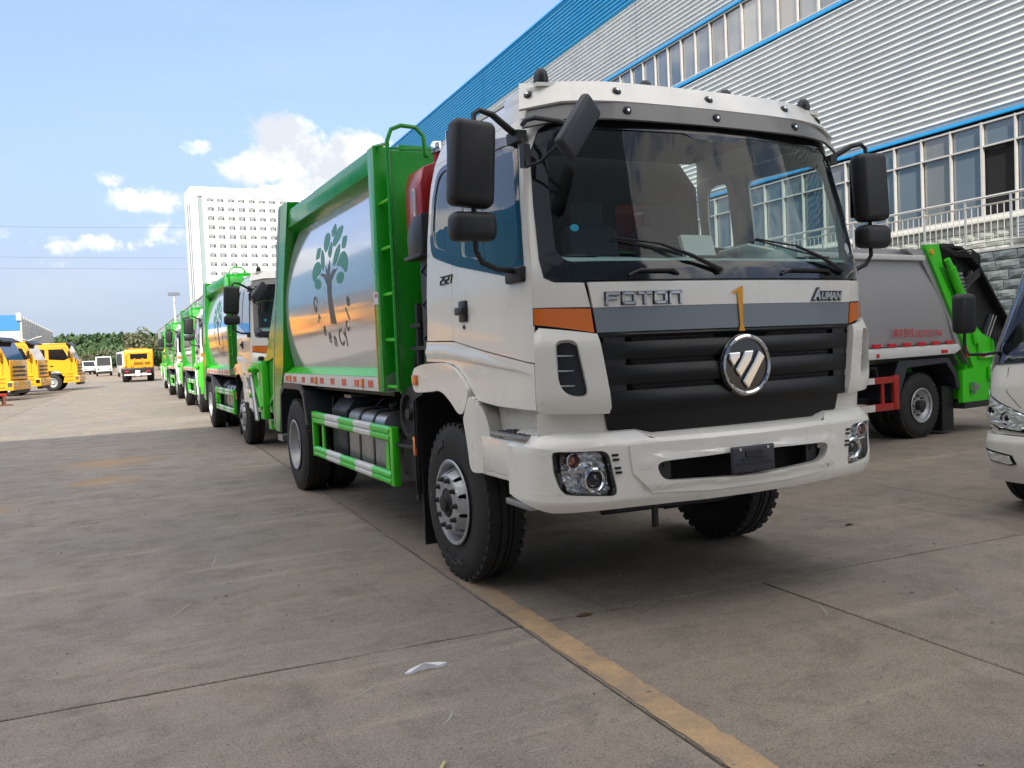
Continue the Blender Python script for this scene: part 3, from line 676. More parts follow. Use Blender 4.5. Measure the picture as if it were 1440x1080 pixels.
        patch('lamp_bezel', [(s*U(.90), .86), (s*U(1.15), .862), (s*U(1.15), .872), (s*U(.90), .870)], bumpf(-.03, False), M_chrome, h, du=.05, inward=BK, th=.04)
        c1 = bumpf(-.06, False)(s*U(.955), .815)
        MB().lathe([(.070, .0), (.068, .035), (.058, .040), (.048, .03), (.040, .0)], c1, 'Y', 28, -1).build('lamp_ring', M_chrome, h, 30)
        MB().lathe([(.040, 0), (.038, .018), (.025, .03), (0, .036)], c1, 'Y', 24, -1).build('projector', M_gloss, h, 60)
        c2 = bumpf(-.06, False)(s*U(1.10), .925)
        MB().lathe([(.046, .0), (.044, .04), (.038, .042), (.03, .0)], c2, 'Y', 24, -1).build('lamp_ring', M_chrome, h, 30)
        MB().lathe([(.03, 0), (.024, .02), (0, .03)], c2, 'Y', 16, -1).build('amber_bulb', M_bulb, h, 60)
        b = MB()
        for zz in (.945, .92, .875, .85):
            p = bumpf(.003)(s*(U(.885)-.0-(.945-zz)*.18-.03), zz); b.obox(p, (.035, .012, .011), Matrix.Identity(3))
        b.build('bumper_slot', M_hole, bo)
    # ---------------- cab interior
    b = MB(); b.box(-1.15, 1.15, -1.30, .2, 1.28, 1.34); b.build('cab_floor', M_dark, P)
    hb = [(-.80, 2.12), (-.22, 2.12), (-.22, 2.62), (-.80, 2.62)]
    patch('rear_wall', [(-1.17, 1.3), (1.17, 1.3), (1.13, 2.75), (.95, 2.96), (-.95, 2.96), (-1.13, 2.75)], lambda u, z: Vector((u, .27, z)), M_dark, P, holes=[[(a, b_) for a, b_ in rrect(-.82, -.30, 2.12, 2.60, .05)], rrect(.35, .85, 2.12, 2.60, .05)], du=.4, inward=BK)
    for a in (-.56, .60): MB().box(a-.27, a+.26, .265, .27, 2.1, 2.62).build('rear_window', M_sglass, P)
    for k in range(9): MB().box(-.80+.045*k, -.785+.045*k, .250, .262, 2.13, 2.59).build('blind_slat', M_rail, P, 0)  # pale strips added to imitate bright stripes showing in the rear window
    patch('round_sticker', circ(-.985, 2.165, .022, .020, 14), F(-.006), mat('cyan sticker', (.02, .35, .55), .6), P, th=0, inward=BK, du=.05)
    d = MB(); d.prism([(-1.36, 1.90), (-1.30, 2.01), (-1.02, 2.05), (-.90, 2.02), (-.86, 1.92), (-.92, 1.5), (-1.3, 1.5)], 'X', -1.05, 1.05)
    da = d.build('dashboard', M_dash, P, bev=.02)
    for x in (-.85, -.35, .05, .9): MB().box(x-.10, x+.10, -1.22, -1.08, 2.028, 2.040).build('dash_vent', M_black, da)
    rbox('instrument_hood', (.62, -.98, 2.06), (.5, .22, .10), M_dash, da, .03)
    sw_ = MB(); cst = Vector((.62, -.70, 2.06)); tm = Matrix.Rotation(R(28), 3, 'X')
    sw_.tube([cst+tm @ Vector((.23*math.cos(a), .23*math.sin(a), 0)) for a in [i*2*math.pi/28 for i in range(28)]], .017, 8, True)
    sw_.tube([cst+tm @ Vector((-.22, 0, 0)), cst+tm @ Vector((0, 0, -.05)), cst+tm @ Vector((.22, 0, 0))], .016, 6); sw_.tube([cst+tm @ Vector((0, 0, -.05)), (.62, -1.0, 1.8)], .04, 8)
    sw_.build('steering_wheel', M_black, P)
    for x, w in ((.62, .52), (-.62, .50), (-.05, .42)):
        st = MB().box(x-w/2, x+w/2, -.62, -.08, 1.62, 1.78).build('seat', M_seat, P, bev=.04)
        rbox('backrest', (x, -.02, 2.08), (w, .15, .62), M_seat, st, .05, 3, Matrix.Rotation(R(-10), 3, 'X'))
        rbox('headrest', (x, .05, 2.47), (w*.55, .11, .18), M_seat, st, .03, 3)
    MB().box(-1.02, 1.02, -1.0, .2, 2.92, 2.93).build('headlining', M_seat, P)
    MB().obox((.42, -1.10, 2.085), (.34, .20, .012), Matrix.Rotation(R(-8), 3, 'X') @ Matrix.Rotation(R(20), 3, 'Z')).build('document', M_paper, P)
    MB().obox((.15, -.95, 2.12), (.24, .03, .16), Matrix.Rotation(R(-20), 3, 'X')).build('document', M_paper, P)
    # ---------------- chassis
    for s in (-1, 1):
        MB().box(s*.36, s*.44, -1.1, 6.1, .74, .98).build('chassis_rail', M_dark, P)
    MB().tube([(-.95, 0, .52), (-.5, 0, .44), (.5, 0, .44), (.95, 0, .52)], .06, 8).build('front_axle', M_dark, P)
    b = MB(); b.tube([(-.95, 4.72, .52), (.95, 4.72, .52)], .09, 10); b.lathe([(.0, -.2), (.16, -.15), (.21, 0), (.16, .15), (0, .2)], (0, 4.72, .52), 'Y', 16); b.tube([(0, 4.6, .55), (0, 1.0, .75)], .05, 8); b.build('rear_axle', M_dark, P)
    b = MB(); b.box(-.35, .35, -.9, .9, .62, 1.25); b.tube([(-.6, -1.15, .60), (-.6, -.9, .52), (.3, -.9, .50), (.6, -1.1, .62)], .02, 6); b.box(-.75, .75, -1.35, -1.2, .70, .85); b.box(-.5, -.47, -1.3, -1.27, .48, .72)
    b.build('engine_block', M_dark, P, bev=.02)
    for y in (-.55, .55):
        b = MB()
        for s in (-1, 1):
            for k in range(5): b.box(s*.44, s*.52, -.6+.05*k, .6-.05*k, .50+k*.016, .512+k*.016)
    b.build('leaf_spring', M_dark, P)
    r = .525
    wheel(P, -1.19, 0, r, -1, 'front', letters=True); wheel(P, 1.19, 0, r, 1, 'front')
    for s in (-1, 1):
        wheel(P, s*1.205, 4.72, r, s, 'rear', n=36); wheel(P, s*.87, 4.72, r, s, 'inner', tread=False, n=28)
        # angular rear mudguards
        g = [(4.02, .80), (4.14, 1.13), (4.30, 1.21), (5.15, 1.21), (5.34, 1.10), (5.42, .62)]
        b = MB()
        for (a0, a1), (c0, c1) in zip(g, g[1:]):
            b.add([(s*.72, a0, a1), (s*1.235, a0, a1), (s*1.235, c0, c1), (s*.72, c0, c1), (s*.72, a0, a1-.02), (s*1.235, a0, a1-.02), (s*1.235, c0, c1-.02), (s*.72, c0, c1-.02)], [(0,1,2,3), (4,7,6,5), (0,4,5,1), (2,6,7,3), (1,5,6,2), (0,3,7,4)])
        b.build('rear_mudguard', M_slate, P, 20)
        b = MB()
        g2 = [(y, z-.05) for y, z in g]
        patch('mudguard_lip', [(3.99, .80), (4.12, 1.15), (4.29, 1.235), (5.16, 1.235), (5.37, 1.12), (5.45, .62), (5.39, .62), (5.31, 1.08), (5.13, 1.17), (4.32, 1.17), (4.17, 1.10), (4.06, .80)], lambda y, z, s=s: Vector((s*1.24, y, z)), M_slate, P, du=2, th=.02, inward=(-s, 0, 0))
        # side guard
        g = MB(); gy0, gy1, z0, z1 = 1.24, 3.95, .468, .945
        for zz, zt in ((z1-.135, z1), (z0, z0+.115)):
            nb = 6; gg = (gy1-gy0-.16)/5
        gr = MB().box(s*1.20, s*1.14, gy0, gy0+.075, z0, z1).build('side_guard', M_lgreen, P, bev=.005)
        MB().box(s*1.20, s*1.14, gy1-.05, gy1, z0, z1).build('guard_post', M_lgreen, gr, bev=.005)
        MB().box(s*1.14, s*1.16, gy0+.22, gy0+.31, z0+.1, z1-.1).build('guard_post', M_lgreen, gr); MB().box(s*1.14, s*1.16, gy1-.34, gy1-.26, z0+.1, z1-.1).build('guard_post', M_lgreen, gr)
        for y in (1.6, 3.6): MB().box(s*.44, s*1.15, y, y+.05, z1-.10, z1-.05).build('guard_bracket', M_dark, gr)
        for zz, hh in ((z1-.125, .125), (z0, .110)):
            L_ = (gy1-gy0-.125)/5
            for k in range(5):
                a = gy0+.075+k*L_; prof = [(zz, 1.185), (zz+.02, 1.205), (zz+hh*.38, 1.205), (zz+hh*.5, 1.188), (zz+hh*.62, 1.205), (zz+hh-.02, 1.205), (zz+hh, 1.185), (zz+hh, 1.165), (zz, 1.165)]
                q = MB(); q.prism([(s*x, z) for z, x in prof], 'Y', a+.001, a+L_-.001); q.build('guard_rail', M_rail if k % 2 else M_lgreen, gr, 25)
    # right-hand equipment: battery box, fuel tank with straps, hose reel, air lines
    tk = [(y, z) for y, z in rrect(-1.10, -.55, .42, 1.02, .10)]
    b = MB(); b.prism(tk, 'Y', 1.75, 2.85); t = b.build('fuel_tank', M_alu, P, bev=.01)
    for y in (2.02, 2.45):
        b = MB(); b.prism([(x*1.01+.005, .72+(z-.72)*1.03) for x, z in tk], 'Y', y, y+.05); b.build('tank_strap', M_black, t)
    MB().lathe([(.06, 0), (.06, .05), (0, .05)], (-.8, 2.3, 1.02), 'Z', 16).build('tank_cap', M_black, t)
    MB().prism([(-1.08, .50), (-1.08, .98), (-.98, 1.10), (-.60, 1.10), (-.60, .50)], 'Y', 3.0, 3.55).build('battery_box', M_slate, P, bev=.01)
    MB().box(-.98, -.8, 3.15, 3.4, 1.10, 1.13).build('battery_lid', M_alu, P)
    MB().prism([(.6, .45), (.6, 1.05), (1.08, 1.0), (1.08, .5)], 'Y', 1.7, 3.5).build('water_tank', M_alu, P, bev=.03)
    MB().lathe([(.20, -.24), (.215, -.22), (.215, -.02), (.20, 0), (.165, .006), (.15, -.01), (.15, -.035), (.04, -.045), (.04, -.02), (0, -.02)], (-1.14, .99, 1.06), 'X', 32, -1).build('air_cleaner_drum', M_tyre, P, 30)
    MB().lathe([(.163, .004), (.152, .006), (.146, -.03), (.09, -.034), (.05, -.02), (.045, .012), (0, .014)], (-1.14, .99, 1.06), 'X', 28, -1).build('drum_cover', M_dark, COL.objects[-1], 30)
    b = MB(); b.box(-1.10, -.5, .72, 1.28, .55, .84); b.beam((-1.16, .70, .82), (-1.16, 1.35, .80), .03, .03); b.build('tool_box', M_dark, P, bev=.01)
    b = MB(); b.tube([(-.95, 1.55, 1.15), (-1.0, 1.5, 1.0), (-1.0, 1.48, .7), (-.9, 1.5, .5)], .035, 8); b.tube([(-.9, 1.42, 1.2), (-.95, 1.36, 1.0), (-.95, 1.36, .6)], .03, 8)
    b.tube([(-.7, 3.7, 1.2), (-1.0, 3.75, 1.1), (-1.0, 3.8, .85)], .015, 6); b.tube([(-.7, 3.5, 1.2), (-.9, 3.6, 1.05), (-.85, 3.7, .6)], .015, 6)
    for k in range(5): b.tube([(-.5, 1.6+k*.4, 1.12), (-.85, 1.7+k*.4, 1.12-.03*k % .05), (-.9, 1.9+k*.4, 1.0)], .012, 5)
    b.build('air_hose', M_black, P)
    # ---------------- body
    def pan(y, z):
        t = (z-1.405)/1.52; x = 1.105+.10*math.sin(math.pi*min(1, max(0, t)))**.8
        return Vector((-x, y, z))
    for s in (-1, 1):
        patch('side_panel', [(1.44, 1.40), (5.05, 1.40), (4.95, 2.4), (4.45, 2.96), (1.44, 2.96)], lambda y, z, s=s: Vector((-s*pan(y, z).x, y, z)), M_panel, P, du=.30, dv=.035, inward=(-s, 0, 0), th=.02)
        MB().prism([(s*1.215, 2.985), (s*1.215, 3.17), (s*1.16, 3.20), (s*1.02, 3.20), (s*1.02, 2.94), (s*1.09, 2.925)], 'Y', 1.44, 4.72).build('top_beam', M_green, P, 20, bev=.006)
        MB().prism([(s*1.215, 1.225), (s*1.215, 1.345), (s*1.10, 1.415), (s*1.0, 1.415), (s*1.0, 1.225)], 'Y', 1.30, 5.42).build('bottom_rail', M_rail, P, 20, bev=.004)
        MB().prism([(s*1.2165, 1.349), (s*1.104, 1.417), (s*1.10, 1.40), (s*1.20, 1.335)], 'Y', 1.46, 5.25).build('sloping_sill', M_lgreen, P, 20)
        MB().box(s*1.225, s*1.0, 1.30, 1.455, 1.225, 3.175).build('front_post', M_green, P, bev=.006)
        MB().box(s*1.227, s*1.228, 1.43, 1.452, 1.25, 1.95).build('reflective_strip', M_yellow1, P)
        MB().box(s*1.227, s*1.2285, 1.33, 1.45, 1.93, 2.03).build('warning_label', M_rail, P)
        MB().box(s*1.229, s*1.2295, 1.35, 1.41, 1.985, 2.015).build('warning_print', M_redref, P)
        # slanted rear frame
        rp = [(4.42, 3.26), (4.90, 3.28), (5.10, 2.7), (5.55, 1.75), (5.72, 1.15), (5.78, .62), (5.52, .62), (5.36, 1.10), (5.12, 1.40), (4.88, 2.3), (4.62, 2.85)]
        patch('rear_frame', rp, lambda y, z, s=s: Vector((s*1.235, y, z)), M_green, P, du=.8, th=.16, inward=(-s, 0, 0), sharp=20)
        MB().prism([(4.80, 3.25), (4.92, 3.25), (5.6, 1.75), (5.80, 1.15), (5.84, .65), (5.79, .65), (5.73, 1.15), (5.54, 1.75)], 'X', s*1.238, s*1.18).build('frame_edge', M_alu, P, 20)
        for k in range(9):
            yy = 1.62+k*.415
            if k in (1, 5, 8): MB().box(s*1.2155, s*1.232, yy-.16, yy-.08, 1.25, 1.325).build('side_marker', M_orange, P, bev=.006)
            MB().box(s*1.2155, s*1.219, yy, yy+.135, 1.255, 1.315).build('red_reflector', M_redref, P)
            MB().box(s*1.2155, s*1.218, yy+.14, yy+.27, 1.255, 1.315).build('white_reflector', M_rail, P)
        # ladder on the front corner (kerb side only)
    MB().box(-1.165, 1.165, 1.055, 1.085, 1.215, 3.09).box(-1.02, 1.02, 1.086, 1.3, 1.22, 3.08).build('bulkhead', M_green, P, bev=.004)
    MB().box(-1.09, 1.09, 1.455, 4.85, 1.18, 1.224).build('body_floor', M_dark, P)
    patch('body_roof', [(-1.10, 1.30), (1.10, 1.30), (1.10, 4.85), (-1.10, 4.85)], lambda u, v: Vector((u, v, 3.17+.05*(1-(u/1.1)**2))), M_green, P, du=.2, dv=1, inward=(0, 0, -1))
    MB().box(-1.0, 1.0, 1.31, 1.4, 1.3, 3.2).build('body_front_wall', M_green, P)
    ld = MB().tube([(-1.185, 1.055, 1.24), (-1.185, 1.055, 3.08), (-1.185, 1.055, 3.16), (-1.15, 1.055, 3.25), (-1.07, 1.055, 3.285), (-.95, 1.055, 3.28), (-.89, 1.055, 3.22), (-.87, 1.055, 3.06)], .017, 8)
    ld.tube([(-1.185, 1.055, 3.14), (-1.185, 1.40, 3.19)], .015, 8)
    ld = ld.build('ladder', M_green, P)
    for z in (1.27, 1.64, 2.0, 2.36, 2.72): MB().tube([(-1.185, 1.055, z), (-1.185, 1.31, z)], .014, 6).build('rung', M_lgreen, ld)
    # red tank with cap between cab and body
    b = MB(); b.prism([(-1.14, 2.28), (-1.14, 2.74), (-1.11, 2.86), (-.98, 2.91), (.9, 2.91), (.9, 2.28)], 'Y', .50, .84); rt = b.build('oil_tank', M_red, P, bev=.015)
    MB().box(-1.152, -1.14, .60, .64, 2.52, 2.72).build('level_gauge', M_rail, rt)
    MB().box(-1.156, -1.152, .61, .63, 2.55, 2.70).build('gauge_tube', M_chrome, rt)
    MB().tube([(-.95, .62, 2.88), (-.95, .62, 2.99)], .032, 12).build('filler_neck', M_red, rt)
    MB().lathe([(.045, 2.985), (.048, 2.995), (.048, 3.05), (.04, 3.065), (0, 3.065)], (-.95, .62, 0), 'Z', 14).build('filler_cap', M_chrome, rt)
    MB().box(-1.07, .95, .60, .66, 1.15, 2.27).build('rear_frame_plate', M_black, P)
    # air intake with hood and bellows
    prof = [(.335+.0, 2.21), (.335, 2.36), (.38, 2.44), (.47, 2.48), (.62, 2.48), (.62, 2.21)]
    b = MB(); b.prism([(y, z) for y, z in [(.32, 2.22), (.62, 2.22), (.64, 2.36), (.58, 2.45), (.48, 2.49), (.32, 2.50)]], 'X', -1.215, -.86); ai = b.build('air_intake', M_black, P, bev=.012)
    MB().box(-1.235, -.85, .315, .655, 2.195, 2.222).build('intake_lip', M_black, ai, bev=.006)
    b = MB(); b.box(-1.14, -.90, .36, .58, 1.30, 2.2)
    b.build('intake_duct', M_black, ai)
    for k in range(3):
        b = MB(); z = 1.55+k*.24
        b.beam((-1.145, .37, z), (-1.145, .57, z+.08), .008, .01); b.beam((-1.145, .37, z+.16), (-1.145, .57, z+.08), .008, .01); b.build('duct_rib', M_slate, ai)
    b = MB()
    b.tube([(-1.08, .84, 1.25), (-1.08, .82, 1.9)], .028, 6); b.tube([(-1.08, 1.04, 1.28), (-1.06, .84, 1.75)], .014, 5); b.box(-1.12, -1.0, .70, .92, 1.72, 1.75); b.box(-1.12, -1.0, .60, .92, 1.55, 1.58); b.build('cab_mount', M_dark, P)
    # ---------------- tailgate and hopper
    tp = [(4.92, 3.22), (5.35, 3.20), (6.05, 2.3), (6.82, 1.55), (6.88, 1.30), (6.80, .92), (6.35, .68), (5.85, .66), (5.75, 1.15), (5.58, 1.75)]
    for s in (-1, 1):
        tg = patch('hopper_side', tp, lambda y, z, s=s: Vector((s*1.11, y, z)), M_green, P, du=2, th=.05, inward=(-s, 0, 0), sharp=20)
        for a, b_ in (((5.5, 2.9), (5.9, 1.6)), ((5.9, 1.6), (6.8, 1.5)), ((5.8, 1.2), (6.7, .9))):
            MB().beam((s*1.125, a[0], a[1]), (s*1.125, b_[0], b_[1]), .03, .06).build('stiffener', M_green, tg)
        MB().tube([(s*1.17, 5.0, 3.05), (s*1.17, 5.62, 1.75)], .045, 10).build('lift_cylinder', M_alu, P)
        MB().tube([(s*1.17, 5.62, 1.75), (s*1.17, 5.85, 1.25)], .022, 8).build('cylinder_rod', M_chrome, P)
        MB().tube([(s*1.15, 4.85, 3.28), (s*1.17, 5.08, 3.22), (s*1.20, 5.22, 2.9), (s*1.20, 5.35, 2.5), (s*1.15, 5.45, 2.2)], .016, 6).tube([(s*1.12, 4.85, 3.24), (s*1.14, 5.12, 3.16), (s*1.16, 5.28, 2.85), (s*1.16, 5.4, 2.4)], .014, 6).build('hydraulic_hose', M_black, P)
        # bin lifter arms
        la = MB(); la.box(s*1.115, s*1.20, 6.70, 6.95, .70, 1.50); la.beam((s*1.18, 6.8, 1.42), (s*1.20, 7.30, 1.44), .06, .09); la.beam((s*1.2, 7.28, 1.47), (s*1.2, 7.10, .85), .05, .08); la.beam((s*1.2, 7.10, 1.1), (s*1.2, 6.8, .85), .05, .07)
        la.build('lifter_arm', M_lgreen, P, bev=.006)
        MB().tube([(s*1.25, 7.26, 1.30), (s*1.25, 6.95, .68)], .032, 8).build('lifter_cylinder', M_alu, P)
    MB().prism([(5.75, 1.15), (6.86, 1.30), (6.80, .92), (6.35, .68), (5.85, .66)], 'X', -1.05, 1.05).build('hopper', M_green, P)
    MB().prism([(4.95, 3.20), (5.33, 3.18), (6.02, 2.3), (5.9, 2.25), (5.2, 3.0)], 'X', -1.05, 1.05).build('tailgate_back', M_green, P)
    for z in (1.02, 1.38): MB().lathe([(0, -1.30), (.035, -1.30), (.04, -1.26), (.065, -1.25), (.065, -1.20), (.045, -1.19), (.045, 1.19), (.065, 1.2), (.065, 1.3), (0, 1.3)], (0, 7.20, z), 'X', 14).build('lifter_shaft', M_lgreen, P)
    MB().box(-1.1, 1.1, 6.75, 6.95, .55, .68).build('rear_bumper_beam', M_lgreen, P, bev=.008)
    b = MB(); b.box(-1.05, -.9, 6.3, 6.6, .42, .5); b.build('tow_hook', M_alu, P)
    # ---------------- printed logo (flat print lying on the curved panel)
    LP = {'leaf_print': [[(2.799, 2.799), (2.71, 2.719), (2.847, 2.649), (2.933, 2.728)],
      [(2.498, 2.737), (2.475, 2.69), (2.56, 2.61), (2.70, 2.562), (2.816, 2.560), (2.83, 2.622), (2.76, 2.695), (2.64, 2.735)],
      [(3.148, 2.734), (3.023, 2.738), (2.927, 2.697), (2.935, 2.616), (3.00, 2.56), (3.062, 2.530), (3.15, 2.58), (3.187, 2.639)],
      [(2.477, 2.622), (2.307, 2.614), (2.34, 2.498), (2.488, 2.508)], [(3.432, 2.625), (3.268, 2.621), (3.292, 2.51), (3.472, 2.506)],
      [(2.86, 2.64), (2.812, 2.562), (2.83, 2.50), (2.885, 2.455), (2.96, 2.50), (2.988, 2.522), (2.94, 2.60)],
      [(3.245, 2.606), (3.15, 2.56), (3.095, 2.49), (3.088, 2.426), (3.131, 2.355), (3.22, 2.41), (3.26, 2.49)],
      [(2.525, 2.575), (2.53, 2.474), (2.62, 2.41), (2.745, 2.360), (2.775, 2.43), (2.72, 2.51), (2.65, 2.55)],
      [(2.523, 2.469), (2.43, 2.488), (2.35, 2.474), (2.27, 2.43), (2.235, 2.36), (2.26, 2.30), (2.32, 2.262), (2.42, 2.325), (2.52, 2.355), (2.66, 2.366)],
      [(3.45, 2.486), (3.33, 2.490), (3.235, 2.445), (3.205, 2.37), (3.36, 2.335), (3.507, 2.278), (3.585, 2.33), (3.600, 2.39), (3.54, 2.455)],
      [(3.471, 2.297), (3.39, 2.318), (3.28, 2.305), (3.205, 2.26), (3.225, 2.215), (3.30, 2.200), (3.42, 2.207), (3.50, 2.245)],
      [(2.645, 2.272), (2.56, 2.305), (2.44, 2.302), (2.372, 2.268), (2.381, 2.225), (2.46, 2.196), (2.56, 2.190), (2.65, 2.22)]],
     'trunk_print': [[(3.060, 2.425), (2.985, 2.354), (2.945, 2.395), (2.89, 2.46), (2.872, 2.373), (2.885, 2.30), (2.765, 2.345), (2.60, 2.342), (2.72, 2.30), (2.82, 2.236), (2.84, 2.116), (2.772, 1.833), (2.976, 1.842), (2.985, 2.065), (3.0, 2.221), (3.10, 2.30), (3.28, 2.348), (3.13, 2.345), (3.02, 2.315), (3.03, 2.36)]]}
    logo = thing_part = None
    first = True
    for nm, pls in LP.items():
        for pl in pls:
            if nm[0] == 'l': gx = sum(q[0] for q in pl)/len(pl); gz = sum(q[1] for q in pl)/len(pl); pl = rnd_poly([(gx+(q[0]-gx)*.95, gz+(q[1]-gz)*.95) for q in pl], .03, 2)
            patch(nm, pl, lambda y, z: pan(y, z)+Vector((-.0015, 0, 0)), M_leaf if nm[0] == 'l' else M_trunk, P, du=.5, dv=.035, th=0, inward=(1, 0, 0))
    lp = [(3.512, 2.051), (3.40, 1.905), (3.255, 1.79), (3.10, 1.715), (2.93, 1.675), (2.70, 1.675), (2.545, 1.72), (2.425, 1.80), (2.35, 1.895), (2.301, 2.02)]
    ang = [-38, -34, -28, -20, -8, 10, 20, 30, 38, 44]
    for ch, (y, z), a in zip('GreenCycle', lp, ang):
        ca, sa = math.cos(R(a)), math.sin(R(a)); big = .225 if ch in 'GC' else .205
        text_obj('logo_letter', ch, big, lambda u, v, y=y, z=z, ca=ca, sa=sa: pan(y-(u*1.0*ca-(v-.05)*sa), z+(u*1.0*sa+(v-.05)*ca))+Vector((-.003, 0, 0)), M_trunk, P, th=0, center=True, inward=(1, 0, 0), bold=.003)
    return T
SMALL = ('visor_bolt', 'bolt_head', 'lug_nut', 'sidewall_lettering', 'paint_mark', 'plate_screw', 'plate_rib', 'step_tread', 'model_badge', 'front_lettering', 'lettering_base', 'model_lettering', 'grille_mesh', 'vent_fin', 'key_hole',
         'emblem_bar', 'emblem_ring', 'emblem_base', 'duct_rib', 'dash_vent', 'bumper_slot', 'warning_print', 'warning_label', 'document', 'sticker', 'level_gauge', 'gauge_tube', 'drum_cover', 'battery_lid', 'tow_hook', 'tank_cap', 'amber_bulb', 'projector', 'grille_end')
# ================================================================ yard ground
def ground_mat(name, base, warm, seed, sheet=False):
    m = bpy.data.materials.new(name); m.use_nodes = True; t = m.node_tree; b = t.nodes['Principled BSDF']
    geo = t.nodes.new('ShaderNodeNewGeometry'); pos = geo.outputs['Position']
    def noise(sc_, det=8, rough=.6, dist=0, stretch=None):
        n = t.nodes.new('ShaderNodeTexNoise'); n.inputs['Scale'].default_value = sc_; n.inputs['Detail'].default_value = det
        n.inputs['Roughness'].default_value = rough; n.inputs['Distortion'].default_value = dist
        mp = t.nodes.new('ShaderNodeMapping'); mp.inputs['Location'].default_value = (seed*3.1, seed*1.7, 0)
        if stretch: mp.inputs['Scale'].default_value = stretch; mp.inputs['Rotation'].default_value = (0, 0, .5)
        t.links.new(pos, mp.inputs[0]); t.links.new(mp.outputs[0], n.inputs['Vector']); return n.outputs[0]
    def ramp(v, lo, hi, a=0., c=1.):
        n = t.nodes.new('ShaderNodeMapRange'); n.interpolation_type = 'SMOOTHSTEP'; t.links.new(v, n.inputs[0])
        for i, q in enumerate((lo, hi, a, c)): n.inputs[i+1].default_value = q
        return n.outputs[0]
    def mix(f, a, c, mode='MIX'):
        n = t.nodes.new('ShaderNodeMixRGB'); n.blend_type = mode
        for i, v in enumerate((f, a, c)):
            if isinstance(v, tuple): n.inputs[i].default_value = (*v, 1)
            elif isinstance(v, (int, float)): n.inputs[i].default_value = v
            else: t.links.new(v, n.inputs[i])
        return n.outputs[0]
    big = noise(.55, 6, .6, .6); mid = noise(2.6, 8, .68, .4); fine = noise(24, 8, .8); grit = noise(85, 4, .85); drag = noise(1.5, 7, .7, .3, (.35, 2.4, 1))
    c = mix(ramp(big, .36, .66), base, warm)
    c = mix(mth(t, 'MULTIPLY', ramp(mid, .44, .70), .55), c, tuple(v*.55 for v in base))
    c = mix(mth(t, 'MULTIPLY', ramp(drag, .50, .70), .55), c, tuple(min(1, v*1.5) for v in warm))
    c = mix(mth(t, 'MULTIPLY', ramp(noise(7, 9, .8, .6, (.5, 2.0, 1)), .55, .68), .6), c, tuple(v*1.75 for v in base))
    c = mix(mth(t, 'MULTIPLY', ramp(noise(4.2, 9, .75, 1.2), .58, .74), .5), c, (base[0]*.48, base[1]*.50, base[2]*.56))
    c = mix(mth(t, 'MULTIPLY', ramp(noise(.9, 5, .6, .8), .66, .80), .35), c, (.30, .17, .075))
    c = mix(ramp(fine, .42, .70, .0, .45), c, tuple(v*1.55 for v in base))
    c = mix(ramp(noise(13, 8, .8, .5), .52, .68, 0, .55), c, tuple(v*.50 for v in base))
    c = mix(ramp(grit, .48, .62, 0, .72), c, tuple(v*.36 for v in base))
    c = mix(ramp(noise(115, 3, .8), .52, .64, 0, .55), c, tuple(v*1.9 for v in base))
    # rusty stains left of the truck row
    for sx, sy, rr in ((-3.1, 9.6, 1.1), (-3.2, 7.3, .75), (-4.6, 5.6, .8)):
        vd = t.nodes.new('ShaderNodeVectorMath'); vd.operation = 'DISTANCE'; t.links.new(pos, vd.inputs[0]); vd.inputs[1].default_value = (sx, sy, 0)
        f = mth(t, 'SUBTRACT', 1.0, mth(t, 'DIVIDE', vd.outputs['Value'], rr), clamp=True)
        f = mth(t, 'MULTIPLY', mth(t, 'SUBTRACT', mth(t, 'ADD', f, mth(t, 'MULTIPLY', mid, .9)), .62, clamp=True), 1.1, clamp=True)
        f = mth(t, 'MULTIPLY', f, mth(t, 'LESS_THAN', vd.outputs['Value'], rr))
        c = mix(f, c, (.34, .215, .11))
    c = mix(mth(t, 'MULTIPLY', ramp(noise(.8, 9, .8, 2.5), .60, .68), .42), c, (base[0]*.40, base[1]*.41, base[2]*.43))
    # long tyre drags
    c = mix(mth(t, 'MULTIPLY', ramp(noise(1.1, 4, .6, .2, (3.2, .22, 1)), .60, .72), .35), c, tuple(v*.55 for v in base))
    c = mix(ramp(noise(60, 3, .9), .62, .72, 0, .6), c, (.40, .37, .33))
    t.links.new(c, b.inputs['Base Color']); t.links.new(ramp(mid, .3, .7, .62, .92), b.inputs['Roughness']); b.inputs['Specular IOR Level'].default_value = .35
    bp = t.nodes.new('ShaderNodeBump'); bp.inputs['Strength'].default_value = .55; bp.inputs['Distance'].default_value = .006
    h = mth(t, 'ADD', mth(t, 'MULTIPLY', fine, .6), mth(t, 'MULTIPLY', grit, .5)); h = mth(t, 'ADD', h, mth(t, 'MULTIPLY', mid, 1.2))
    t.links.new(h, bp.inputs['Height']); t.links.new(bp.outputs[0], b.inputs['Normal'])
    return m
M_conc = [ground_mat('yard concrete', (.200, .175, .146), (.268, .220, .168), 1), ground_mat('yard concrete paler', (.209, .183, .154), (.275, .227, .174), 2.3), ground_mat('yard concrete darker', (.190, .167, .140), (.258, .212, .163), 4.1)]
M_sheet = ground_mat('yard sheet', (.25, .20, .148), (.315, .245, .172), 3.3)
KD = .05                                   # yard grid direction: +Y drifts to +X
ga = -math.atan(KD)
gm = Matrix.Rotation(ga, 3, 'Z')
gr = tag(MB().add([(-900, -60, -.035), (900, -60, -.035), (1600, 2600, -.035), (-1600, 2600, -.035)], [(0, 1, 2, 3)]).build('ground', M_sheet), kind='structure')
b = MB()
g0 = Vector((-1.285, -1.10, 0))
def gl(u, v, z=0): p = gm @ Vector((u, v, 0)); return (g0.x+p.x, g0.y+p.y, z)
